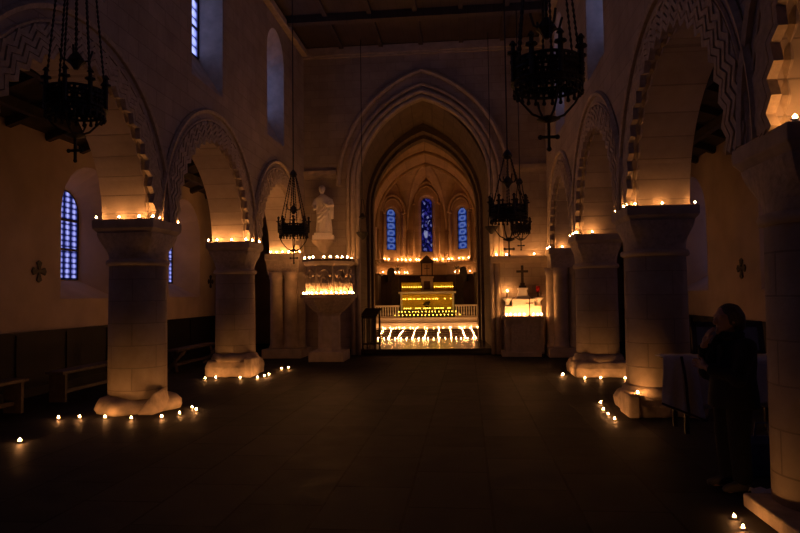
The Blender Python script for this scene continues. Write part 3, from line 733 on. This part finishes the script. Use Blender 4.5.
# dark arched niches and iron rosettes on the apse panelling
for s_, who in ((-1, 'pulpit side'), (1, 'side-altar side')):
    p = on_ledge(s_*1.58, .26); 
    ar_ = empty('arched_plaque', ck(p[0], p[1], 2.25), 'dark round-topped plaque on apse panelling, '+who, 'plaque', 'arched apse plaques', rz=CA-s_*PI/4)
    MB().slab([(-.19, 0), (-.19, .42)]+arc(0, .19, .42, 10)[1:-1]+[(.19, .42), (.19, 0)], [], lambda u, v, d: (u, d, v), -.03, .03).build('plaque_panel', M['iron'], ar_)
    MB().tube([(-.19, -.03, 0), (-.19, -.03, .42)]+[(u, -.03, v) for u, v in arc(0, .19, .42, 10)[1:-1]]+[(.19, -.03, .42), (.19, -.03, 0)], .02, 5).build('plaque_frame', M['oak'], ar_)
    p = on_ledge(s_*1.30, .2)
    ro = empty('iron_rosette', ck(p[0], p[1], 2.62), 'small star-shaped iron candle rosette above apse panelling, '+who, 'candelabrum', 'iron rosettes', rz=CA)
    q = MB().bar((0, 0, -.06), (0, 0, .12), .02)
    for i in range(8):
        a = PI*i/4; q.bar((0, 0, .2), (.16*math.cos(a), 0, .2+.16*math.sin(a)), .025)
    q.ball((0, 0, .2), .05); q.build('rosette', M['iron'], ro)
# lectern / prie-dieu by the arch
le = empty('lectern', (-1.62, 18.95, .15), 'dark open wooden lectern with sloping desk beside the chancel arch', 'lectern', rz=-.3)
for x in (-.2, .2):
    for y in (-.15, .15): MB().bar((x, y, 0), (x, y, .95 if y < 0 else 1.05), .045).build('post', M['oak'], le)
for k in range(5): MB().bar((-.14+.07*k, -.15, .1), (-.14+.07*k, -.15, .88), .02).build('spindle', M['oak'], le)
MB().bar((-.2, -.15, .12), (.2, -.15, .12), .04).bar((-.2, -.15, .88), (.2, -.15, .88), .04).bar((-.2, .15, .12), (.2, .15, .12), .04).build('stretcher', M['oak'], le)
R_ = Matrix.Translation((0, 0, 1.02)) @ Matrix.Rotation(.5, 4, 'X'); MB().box(-.26, .26, -.24, .22, 0, .035, 0, R_).build('desk', M['oak'], le)

# ------------------------------------------------------------------ pulpit
pu = empty('pulpit', (-2.42, 16.85, 0), 'carved octagonal stone pulpit ringed with candles, below the white statue', 'pulpit')
O8 = PI/8
MB().box(-.46, .46, -.46, .46, 0, .26).build('base', M['dress'], pu, bev=.02)
MB().lathe([(.34, .26), (.3, .34), (.29, 1.16), (.33, 1.24)], 8, a0=O8).build('stem', M['dress'], pu)
MB().lathe([(.33, 1.24), (.42, 1.30), (.56, 1.44), (.66, 1.55), (.68, 1.62)], 8, a0=O8).build('corbelled_underside', M['carved'], pu)
MB().lathe([(.7, 1.62), (.76, 1.64), (.76, 1.72)], 8, a0=O8).build('candle_ledge', M['dress'], pu)
MB().lathe([(.57, 1.72), (.57, 2.5)], 8, a0=O8).build('drum', M['carved'], pu)
MB().lathe([(.6, 2.46), (.66, 2.51), (.68, 2.58)], 8, a0=O8).build('cornice', M['dress'], pu)
MB().lathe([(.7, 2.58), (.7, 2.63), (.6, 2.63)], 8, a0=O8).build('book_rest', M['bronze'], pu)
apo = .57*math.cos(O8)
for k in range(-3, 4):
    a = -PI/2+k*PI/4; nx, ny = math.cos(a), math.sin(a); tx, ty = -ny, nx
    def Q(u, z, d): return (nx*(apo+d)+tx*u, ny*(apo+d)+ty*u, 1.72+1.182*(z-1.78))
    g = MB()
    for u in (-.17, -.115, .115, .17): g.tube([Q(u, 1.84, .035), Q(u, 2.18, .035)], .022, 6)
    for u in (-.143, .143): g.tube([Q(u, 2.16, .035), Q(u, 2.24, .035)], [.035, .06], 6); g.tube([Q(u, 1.78, .035), Q(u, 1.85, .035)], [.06, .04], 6)
    g.tube([Q(.12*math.cos(PI*i/8), 2.23+.1*math.sin(PI*i/8), .035) for i in range(9)], .028, 6)
    g.build('niche_arcade', M['dress'], pu, smooth=True)
    f = MB(); f.tube([Q(0, 1.84, .02), Q(.0, 1.98, .03), Q(0, 2.1, .03)], [.085, .07, .05], 8); f.ball(Q(.0, 2.16, .04), .04); f.tube([Q(-.06, 2.06, .05), Q(-.02, 2.0, .09), Q(.05, 2.03, .09)], .02, 5); f.tube([Q(.07, 2.06, .05), Q(.06, 1.95, .08)], .02, 5)
    f.build('relief_figure', M['carved'], pu, smooth=True)
for i in range(16):
    a = -PI+PI*(i+.5)/16; k = round((a+PI/2)/(PI/4)); da = a+PI/2-k*PI/4; rr = .70*math.cos(O8)/math.cos(da)
    candle('tealight', (-2.42+rr*math.cos(a), 16.85+rr*math.sin(a), 1.72), ORD[i]+' tealight from the pier round lower ledge of the pulpit', 'tealights on the pulpit ledge', 1.15)
for i, dx in enumerate((-.58, -.46, -.3, .0, .17, .34, .46, .56)):
    a = -math.acos(dx/.63); k = round((a+PI/2)/(PI/4)); da = a+PI/2-k*PI/4; rr = .64*math.cos(O8)/math.cos(da)
    candle('tealight', (-2.42+rr*math.cos(a), 16.85+rr*math.sin(a), 2.63), ORD[i]+' tealight from the pier along the dark pulpit rim', 'tealights on the pulpit rim', 1.4)

# ------------------------------------------------------------------ statue on its bracket
co = MB().lathe([(.06, 2.9), (.16, 3.0), (.2, 3.08), (.34, 3.2), (.36, 3.26)], 12, (-2.82, 18.06, 0))
tag(co.build('wall_bracket', M['dress'], smooth=False), 'tapering stone bracket on the end wall carrying the white statue', 'bracket')
stt = empty('saint_statue', (-2.82, 18.03, 3.26), 'pale stone statue of a robed figure on a bracket above the pulpit', 'statue', rz=.15)
MB().box(-.3, .3, -.24, .24, 0, .13).box(-.25, .25, -.2, .2, .13, .2).build('pedestal', M['statue'], stt, bev=.01)
b_ = MB(); rs = []
prof = [(.2, .23, .17), (.35, .22, .165), (.55, .20, .155), (.75, .20, .15), (.9, .205, .15), (1.02, .20, .14), (1.12, .22, .135), (1.2, .21, .12), (1.26, .12, .09), (1.3, .065, .065)]
for z, rx, ry in prof:
    rs.append([((rx+.02*math.sin(9*a+z*6)*(1 if z < 1.1 else .3))*math.cos(a)+.02*math.sin(z*3), (ry+.018*math.sin(7*a-z*5)*(1 if z < 1.1 else .3))*math.sin(a), z) for a in [2*PI*i/48 for i in range(48)]])
b_.rings(rs)
b_.tube([(-.03, 0, 1.24), (-.035, -.01, 1.36)], .05, 10)
b_.ball((-.035, -.02, 1.43), .092, n=14, m=10, sc=(.9, 1.02, 1.2))
b_.ball((-.035, .015, 1.47), .098, n=14, m=10, sc=(.98, .98, 1.0)); b_.ball((-.035, -.11, 1.37), .03); b_.ball((-.035, -.115, 1.43), .017)
b_.tube([(.2, 0, 1.16), (.26, -.06, .98), (.14, -.2, .96), (.02, -.21, 1.04)], [.065, .06, .045, .035], 8)
b_.tube([(-.2, 0, 1.16), (-.27, -.06, .98), (-.2, -.18, .88), (-.26, -.24, .84)], [.065, .06, .045, .035], 8)
for z0 in (.5, .62, .75): b_.tube([(.2, -.1, z0+.35), (.05, -.19, z0+.18), (-.16, -.14, z0)], .028, 6)
b_.tube([(.25, -.02, 1.05), (.26, -.04, .6)], [.06, .04], 6)
b_.build('robed_figure', M['statue'], stt, remesh=.014, sm_it=3)

# ------------------------------------------------------------------ side altar
sa = empty('side_altar', (2.72, 18.1, 0), 'stone side altar with a white stepped retable against the end wall', 'altar')
MB().box(-.62, .42, -.5, .29, 0, .12).build('altar_step', M['dress'], sa, bev=.01)
MB().box(-.52, .46, -.36, .29, .12, .98).build('altar_body', M['dress'], sa)
MB().box(-.36, .36, -.38, -.36, .25, .85).build('front_panel', M['carved'], sa)
MB().box(-.6, .52, -.44, .29, .98, 1.07).build('altar_table', M['dress'], sa, bev=.01)
for s_ in (-1, 1): MB().box(*sorted((s_*.42, s_*.5)), -.4, -.3, .12, .98).build('corner_pilaster', M['dress'], sa)
rt = MB().box(-.5, .5, .02, .28, 1.07, 1.34).box(-.3, .3, -.0, .28, 1.34, 1.52)
rt.slab([(-.24, 1.52), (-.14, 1.64), (-.1, 1.78), (-.14, 1.8), (-.14, 1.84), (.14, 1.84), (.14, 1.8), (.1, 1.78), (.14, 1.64), (.24, 1.52)], [], lambda u, v, d: (u, d, v), .02, .26)
rt.box(-.33, .33, -.03, .28, 1.5, 1.54)
rto = rt.build('retable', M['marble'], sa, bev=.008)
for s_ in (-1, 1): MB().lathe([(.1, 1.34), (.06, 1.4), (.06, 1.46), (.14, 1.54), (.15, 1.58)], 12, (s_*.42, .14, 0)).build('retable_pedestal', M['marble'], sa, smooth=True)
cr = tag(MB().box(-.1, .1, -.07, .07, 0, .06).box(-.06, .06, -.05, .05, .06, .14).box(-.035, .035, -.025, .025, .14, .62).box(-.16, .16, -.025, .025, .42, .485).build('altar_cross', M['oak'], loc=(2.72, 18.22, 1.84), bev=.008), 'tall dark wooden cross on top of the side altar retable', 'cross')
c2 = tag(MB().lathe([(.06, 0), (.02, .03), (.012, .06)], 10).box(-.011, .011, -.011, .011, .05, .5).box(-.1, .1, -.011, .011, .34, .362).build('standing_cross', M['bronze'], loc=(2.86, 17.78, 1.072)), 'slender small metal cross standing before the side altar retable', 'cross')
lp = empty('sanctuary_lamp', (3.14, 18.24, 1.582), 'red glass lamp on pedestal at end of the side altar retable', 'lamp')
MB().lathe([(.05, 0), (.02, .03), (.02, .1), (.05, .13)], 10).build('stand', M['bronze'], lp, smooth=True)
MB().lathe([(.04, .13), (.06, .2), (.055, .3)], 12).build('glass_cup', M['red'], lp, smooth=True)
candle('candle', (2.30, 18.24, 1.58), 'white candle glowing on the retable pedestal farther from red lamp', None, 1.3)
cluster('tealight', [(2.24, 17.86), (2.36, 17.9), (2.48, 17.84), (2.60, 17.92), (2.72, 17.85), (2.97, 17.9), (3.08, 17.84), (3.18, 17.9)], 1.07, '{} tealight from the chancel arch along the side altar table', 'tealights on the side altar', 1.25)

# ------------------------------------------------------------------ chandeliers
def chandelier(loc, label, R=.27, band=.3, hub=.45, top=2.4, ztop=ZT-.2, low=.42, n=8):
    root = empty('chandelier', loc, label, 'chandelier', 'wrought iron crown chandeliers')
    cw = MB()
    for z in (0, band): cw.tube([(R*math.cos(2*PI*i/24), R*math.sin(2*PI*i/24), z) for i in range(24)], .014, 5, closed=True)
    for k in range(2):
        for i in range(36):
            a, b2 = 2*PI*i/36, 2*PI*(i+1)/36
            if k: a, b2 = b2, a
            cw.bar((R*math.cos(a), R*math.sin(a), .01), (R*math.cos(b2), R*math.sin(b2), band-.01), .02)
    for i in range(24):
        a = 2*PI*i/24; cw.bar((R*math.cos(a), R*math.sin(a), -.05), (R*math.cos(a), R*math.sin(a), band*.98), .02); cw.ball((R*math.cos(a), R*math.sin(a), -.05), .02, n=5, m=4)
    for zz in (.2, .4, .6, .8): cw.tube([(R*math.cos(2*PI*i/24), R*math.sin(2*PI*i/24), band*zz) for i in range(24)], .03, 4, closed=True, flat=.4)
    cw.build('crown_band', M['iron'], root)
    for i in range(n):
        a = 2*PI*(i+.3)/n; c, s_ = math.cos(a)*(R+.02), math.sin(a)*(R+.02)
        MB().lathe([(.02, band*.2), (.022, band+.05), (.05, band+.06), (.05, band+.075), (.018, band+.08), (.018, band+.13), (.035, band+.135), (.01, band+.17)], 7, (c, s_, 0)).build('candle_holder', M['iron'], root)
    def chain(p, q, name, r=.009):
        p, q = Vector(p), Vector(q); L_ = (q-p).length; m_ = MB(); k = max(4, int(L_/.05))
        pts = [p.lerp(q, i/(2*k)) for i in range(2*k+1)]
        m_.tube(pts, [r*(1.5 if i % 2 else .7) for i in range(2*k+1)], 5); return m_.build(name, M['iron'], root)
    for i in range(6):
        a = 2*PI*(i+.5)/6; chain((R*math.cos(a), R*math.sin(a), band), (.05*math.cos(a), .05*math.sin(a), top), 'suspension_chain')
    MB().lathe([(.02, band+hub-.08), (.06, band+hub-.02), (.09, band+hub), (.05, band+hub+.06), (.02, band+hub+.1)], 10).build('hub', M['iron'], root)
    for i in range(4):
        a = PI*i/2+.4; m_ = MB(); m_.tube([(.06*math.cos(a), .06*math.sin(a), band+hub), (.12*math.cos(a), .12*math.sin(a), band+hub+.02), (.15*math.cos(a), .15*math.sin(a), band+hub+.12)], .011, 5); m_.build('hub_scroll', M['iron'], root)
    chain((0, 0, band+hub), (0, 0, top), 'centre_chain', .012)
    MB().lathe([(.03, top-.05), (.08, top), (.06, top+.05), (.02, top+.1)], 10).build('top_ring', M['iron'], root)
    MB().tube([(0, 0, top), (0, 0, ztop-loc[2])], .012, 6).build('rope', M['iron'], root)
    for i in range(4):
        a = PI*i/2+.2; m_ = MB(); m_.tube([(R*math.cos(a)*k_, R*math.sin(a)*k_, -z_) for k_, z_ in ((1, .04), (.85, low*.45), (.5, low*.85), (.12, low))], [.012, .009, .011, .009], 5); m_.build('basket_chain', M['iron'], root)
    MB().lathe([(.02, -low-.03), (.10, -low), (.03, -low+.03)], 10).build('bottom_boss', M['iron'], root)
    z = -low-.05
    cx_ = MB().bar((0, 0, z+.04), (0, 0, z-.2), .022).bar((-.07, 0, z-.1), (.07, 0, z-.1), .022)
    for p in ((-.07, 0, z-.1), (.07, 0, z-.1), (0, 0, z-.2)): cx_.ball(p, .022, n=6, m=4)
    cx_.build('pendant_cross', M['iron'], root)
    return root
chandelier((-2.63, 6.0, 3.53), 'large black crown chandelier hanging before the arch of the broken-based column', R=.265, hub=.30, band=.22, top=2.6, low=.22)
chandelier((1.89, 5.45, 3.40), 'large black crown chandelier with dangling cross, high above the standing person', R=.275, hub=.28, band=.22, top=2.4, low=.26)
chandelier((-2.27, 12.8, 2.93), 'slim black crown chandelier on long chains beside the white statue', R=.28, band=.2, hub=.3, top=1.22, low=.32)
chandelier((1.86, 10.3, 2.86), 'black crown chandelier hanging before the arch jamb near side altar', R=.28, band=.2, hub=.38, top=1.0, low=.32)
chandelier((2.52, 16.0, 3.2), 'smaller black crown chandelier hanging low before the wall above side altar', R=.22, band=.16, hub=.35, top=1.2, low=.2)
def hanging_lamp(loc, label):
    r = empty('hanging_lamp', loc, label, 'lamp', 'small hanging lamps by the chancel arch')
    MB().lathe([(.03, -.12), (.12, -.02), (.17, .05), (.18, .09), (.13, .09)], 12).build('lamp_bowl', M['iron'], r)
    for i in range(3):
        a = 2*PI*i/3; MB().tube([(.16*math.cos(a), .16*math.sin(a), .08), (.03*math.cos(a), .03*math.sin(a), 1.0)], .01, 5).build('lamp_chain', M['iron'], r)
    MB().lathe([(.02, .45), (.1, .5), (.03, .62)], 10).build('lamp_cap', M['iron'], r)
    MB().tube([(0, 0, .98), (0, 0, ZT-.05-loc[2])], .011, 5).build('rope', M['iron'], r)
hanging_lamp((-1.66, 17.75, 3.35), 'small iron lamp hanging on a rope between statue and chancel arch')
hanging_lamp((1.88, 17.7, 3.42), 'small iron lamp hanging between the chancel arch and side altar')

# ------------------------------------------------------------------ aisle furniture
def bench(loc, L, label, cross=False):
    r = empty('bench', loc, label, 'bench', 'aisle benches')
    MB().box(-.16, .16, 0, L, .46, .51).build('seat', M['bench'], r, bev=.008)
    for y in (.12, L-.12):
        if cross: MB().bar((-.14, y-.12, 0), (.14, y+.3, .46), .05).bar((.14, y-.12, 0), (-.14, y+.3, .46), .05).build('leg', M['bench'], r)
        else: MB().box(-.14, .14, y-.03, y+.03, 0, .46).build('leg', M['bench'], r)
    MB().box(-.03, .03, .12, L-.12, .12, .18).build('stretcher', M['bench'], r)
bench((-5.6, 6.9, 0), 2.4, 'plain dark wooden bench in side aisle cut off by photo edge')
bench((-5.55, 10.05, 0), 2.5, 'plain dark wooden bench in side aisle just behind broken-based column')
bench((-5.5, 14.2, 0), 2.4, 'cross-legged dark wooden bench in side aisle between the two pulpit-side columns', True)
def wall_cross(loc, sd, label):
    r = empty('consecration_cross', loc, label, 'cross', 'painted wall crosses')
    mb = MB()
    for i in range(4):
        a = PI*i/2; c, s_ = math.cos(a), math.sin(a)
        P = [(.03, -.02), (.16, -.07), (.2, 0), (.16, .07), (.03, .02)]
        mb.slab([(u*c-v*s_, u*s_+v*c) for u, v in P], [], lambda u, v, d: (d, u, v), -.012, .012)
    mb.ball((0, 0, 0), .05, sc=(.35, 1, 1)); mb.build('cross_plate', M['iron'], r)
wall_cross((-XA+.015, 11.0, 2.2), -1, 'small dark cross on aisle wall beside tall leaded window')
wall_cross((-XA+.015, 18.9, 2.16), -1, 'small dark cross on aisle wall behind column with squared base block')
wall_cross((XA-.015, 13.2, 2.12), 1, 'small dark cross on aisle wall above the standing person')

# table with linen and draped vestment, board on it
tb = empty('folding_table', (4.32, 8.35, 0), 'dark-legged trestle table beneath the white cloth beside standing person', 'table')
MB().box(-.7, .7, -.3, .3, .86, .89).build('tabletop', M['oak'], tb)
for x in (-.55, .55):
    for y in (-.22, .22): MB().bar((x, y, 0), (x, y, .86), .05).build('leg', M['oak'], tb)
def cloth(name, x0, x1, ytop0, ytop1, z, drop, seed, amp=.02, nx=40):
    rnd = random.Random(seed); mb = MB(); rows = []
    prof = [(ytop1, z), (ytop0+.02, z), (ytop0-.005, z-.01)]+[(ytop0-.012, z-drop*k/8) for k in range(1, 9)]
    for j, (y, zz) in enumerate(prof):
        row = []
        for i in range(nx+1):
            u = i/nx; k = max(0, j-2)/8
            row.append((x0+(x1-x0)*u, y-k*amp*(1.2+math.sin(u*23+seed)+.6*math.sin(u*51)), zz+(.02*math.sin(u*9+seed)*k)))
        rows.append(row)
    mb.rings(rows, False, False); return mb
c_ = cloth('t', 3.61, 5.04, 8.03, 8.66, .898, .56, 3)
co_ = c_.build('tablecloth', M['linen'], smooth=True); md = co_.modifiers.new('t', 'SOLIDIFY'); md.thickness = .006
tag(co_, 'plain white cloth hanging over front of the trestle table', 'tablecloth')
ve = empty('draped_vestment', (3.70, 8.05, .912), 'white cloth with dark edging slung over the table corner near the column plinth', 'cloth')
rows = []
for j in range(13):
    s = j/12; row = []
    for i in range(21):
        u = i/20-.5; wd = .34+.16*s; y = -.09-.03*math.sin(PI*min(1, s*1.4))-.03*math.sin(u*19+s*2)*s
        z_ = .02-.55*s-(.02+.2*(u+.5))*s
        row.append((u*wd-.06+.06*s, y, z_))
    rows.append(row)
top = [[(p[0], p[1]+.32, p[2]-.012) for p in rows[0]], [(p[0], p[1]+.12, p[2]) for p in rows[0]]]
vm = MB(); vm.rings(top+rows, False, False); vo = vm.build('drape', M['linen'], ve, smooth=True); md = vo.modifiers.new('t', 'SOLIDIFY'); md.thickness = .012
e_ = MB(); e_.tube([(r_[12][0], r_[12][1]-.018, r_[12][2]) for r_ in rows], .016, 6); e_.tube([(p[0], p[1]-.014, p[2]+.02) for p in rows[-1]], .012, 6); e_.build('edging', M['cord'], ve)
bd = empty('display_board', (4.45, 8.5, .91), 'dark-framed grey board propped at the back of table beside standing person', 'board', rz=0)
R_ = Matrix.Rotation(-.16, 4, 'X')
MB().box(-.42, .36, 0, .02, .03, .36, 0, R_).build('board_panel', M['board'], bd)
MB().box(-.46, .4, -.012, .03, .34, .4, 0, R_).box(-.46, -.4, -.012, .03, 0, .4, 0, R_).box(.34, .4, -.012, .03, 0, .4, 0, R_).box(-.46, .4, -.012, .03, 0, .04, 0, R_).build('board_frame', M['oak'], bd)

# paper and blue bag at the photo-edge column
rp = random.Random(3); pm = MB(); P = []
for j in range(4):
    for i in range(5): P.append((.05*i-.1, .04*j-.06, .01+.055*rp.random()))
pm.add(P, [(j*5+i, j*5+i+1, j*5+i+6, j*5+i+5) for j in range(3) for i in range(4)])
po = pm.build('crumpled_paper', M['paper'], loc=(3.60, 5.72, .0)); md = po.modifiers.new('t', 'SOLIDIFY'); md.thickness = .004
tag(po, 'scrap of crumpled white paper on floor at foot of photo-edge column', 'paper')
bg_ = empty('blue_bag', (3.86, 6.35, 0), 'dark blue bag standing on floor between the person and photo-edge column', 'bag')
MB().rings([[(x*q, y*q2, z) for x, y in ((-.17, -.09), (.17, -.09), (.17, .09), (-.17, .09))] for z, q, q2 in ((0, .9, 1), (.12, 1, 1.05), (.3, .95, .7), (.36, .9, .3))]).build('bag_body', M['bag'], bg_, bev=.02)
MB().tube([(-.07, -.02, .35), (-.05, -.02, .48), (.05, -.02, .48), (.07, -.02, .35)], .01, 6).build('bag_handle', M['bag'], bg_)

# ------------------------------------------------------------------ the standing person (faces the nave, hand raised to the mouth)
pe = empty('person', (3.46, 5.92, 0), 'person in dark coat and trousers standing by the cloth-covered table, hand at mouth', 'person', rz=PI/2+.25)
# local frame: faces +Y, height 1.57
b = MB()
def limb(pts, rad, n=10): b.tube(pts, rad, n); [b.ball(p, r_, n=10, m=8) for p, r_ in zip(pts, rad)]
b.ball((0, .035, 1.455), .1, n=16, m=12, sc=(.82, 1.0, 1.15)); b.ball((0, .06, 1.39), .07, n=12, m=8, sc=(.85, .95, .9))
b.ball((0, .14, 1.425), .021, sc=(.8, 1.3, 1.2)); b.tube([(0, .13, 1.47), (0, .148, 1.43)], [.012, .016], 8); [b.tube([(-.055*q, .118, 1.478), (-.012*q, .128, 1.482)], [.012, .013], 6) for q in (-1, 1)]; b.ball((0, .121, 1.383), .017, sc=(1.6, .8, .42)); b.ball((0, .119, 1.366), .017, sc=(1.4, .8, .45)); b.ball((0, .115, 1.345), .025)
for s_ in (-1, 1): b.ball((s_*.085, .03, 1.44), .025, sc=(.4, .8, 1.2)); b.ball((s_*.034, .122, 1.455), .013)
limb([(0, .0, 1.24), (0, .03, 1.36)], [.06, .052])
limb([(0, -.02, 1.18), (0, -.02, 1.0), (0, 0, .85)], [.13, .13, .14])
for s_ in (-1, 1):
    limb([(s_*.15, -.02, 1.22), (s_*.1, -.02, 1.2)], [.065, .08])
    limb([(s_*.085, 0, .82), (s_*.09, .02, .44), (s_*.09, -.01, .08)], [.095, .065, .045])
    limb([(s_*.09, -.02, .045), (s_*.1, .13, .03)], [.04, .032])
AR = {1: [(.17, -.02, 1.21), (.2, .1, .98), (.07, .21, 1.22)], -1: [(-.17, -.02, 1.21), (-.21, .1, .97), (.0, .22, 1.03)]}
for s_, a in AR.items():
    limb(a, [.058, .047, .032])
HAND = {1: ((.06, .205, 1.25), Vector((-.25, -.25, 1)).normalized(), Vector((-1, .2, 0)).normalized()), -1: ((.03, .225, 1.04), Vector((1, .1, .25)).normalized(), Vector((.1, 0, 1)).normalized())}
for s_, (p, d, tdir) in HAND.items():
    p = Vector(p); sd_ = tdir; nrm = d.cross(sd_).normalized()
    limb([p, p+d*.03], [.027, .03], 8); [limb([p, p+d*.07+sd_*o_], [.018, .0125], 8) for o_ in (-.03, -.01, .01, .03)]
    for k, (off, L_) in enumerate(((-.033, .056), (-.0115, .07), (.0115, .066), (.033, .05))):
        q = p+d*.075+sd_*off; q1 = q+d*L_*.55+nrm*.008*s_; q2 = q1+d*L_*.4+nrm*.02*s_; limb([q, q1, q2], [.0088, .0082, .0072], 8)
    q = p+d*.015+sd_*.025; limb([q, q+d*.028+sd_*.034, q+d*.056+sd_*.04+nrm*.012*s_], [.014, .0105, .0088], 8)
b.build('body', M['skin'], pe, remesh=.0048, sm_it=2)
h = MB(); h.ball((0, .005, 1.475), .112, n=20, m=14, sc=(.95, 1.02, 1.02)); h.ball((0, -.055, 1.42), .09, n=14, m=10, sc=(1.02, .8, 1.05))
for i in range(40):
    a = rp.random()*2*PI; z_ = rp.random()
    x, y = .1*math.cos(a)*math.sqrt(1-z_*z_*.8), .1*math.sin(a)*math.sqrt(1-z_*z_*.8)
    if y > .04 and z_ < .55: continue
    h.ball((x, y, 1.46+.1*z_), .022, n=6, m=4)
h.v = [(x, min(y, .075) if z < 1.5 else y, z) for x, y, z in h.v]
h.build('hair', M['hair'], pe, remesh=.012, sm_it=2)
c = MB(); rs = []
for z, rx, ry, oy in ((.70, .235, .19, .0), (.8, .225, .185, .0), (.95, .205, .165, .0), (1.08, .21, .165, -.01), (1.18, .22, .15, -.02), (1.25, .19, .12, -.025), (1.3, .1, .085, -.01), (1.34, .08, .075, .0)):
    rs.append([((rx+.006*math.sin(6*a+z*9))*math.cos(a), (ry+.006*math.sin(5*a))*math.sin(a)+oy, z) for a in [2*PI*i/36 for i in range(36)]])
c.rings(rs)
for s_, a in AR.items():
    e = Vector(a[2])+(Vector(a[1])-Vector(a[2]))*.02
    c.tube([a[0], a[1], e], [.085, .075, .055], 12); [c.ball(p, r_, n=10, m=8) for p, r_ in ((a[0], .088), (a[1], .078))]
c.tube([(.10*math.cos(2*PI*i/16), .0+.088*math.sin(2*PI*i/16), 1.325) for i in range(16)], .022, 8, closed=True); [c.box(*sorted((q*.02, q*.085)), .135, .16, 1.02, 1.24) for q in (-1, 1)]
c.build('coat', M['coat'], pe, remesh=.014, sm_it=4)
t_ = MB()
for s_ in (-1, 1):
    t_.tube([(s_*.085, 0, .82), (s_*.09, .02, .45), (s_*.09, -.005, .07)], [.115, .088, .078], 14)
t_.ball((0, 0, .8), .17, n=14, m=8, sc=(1.1, .85, .8)); t_.build('trousers', M['trouser'], pe, remesh=.014, sm_it=3)
for s_ in (-1, 1):
    sh = MB(); sh.tube([(s_*.09, -.06, .05), (s_*.095, .02, .055), (s_*.1, .1, .042), (s_*.105, .17, .035)], [.045, .05, .043, .03], 12); sh.ball((s_*.09, -.06, .05), .045); sh.ball((s_*.105, .17, .035), .03)
    sh.v = [(x, y, max(z, .0)) for x, y, z in sh.v]; sh.build('shoe', M['shoe'], pe, remesh=.01, sm_it=2)
sf = MB(); sf.tube([(.09*math.cos(2*PI*i/14), .01+.085*math.sin(2*PI*i/14), 1.3+.012*math.sin(i*2)) for i in range(14)], .035, 8, closed=True); sf.tube([(.02, .1, 1.29), (.03, .17, 1.15), (.04, .18, 1.02)], [.04, .05, .045], 8)
sf.build('scarf', M['coat'], pe, remesh=.012, sm_it=3)
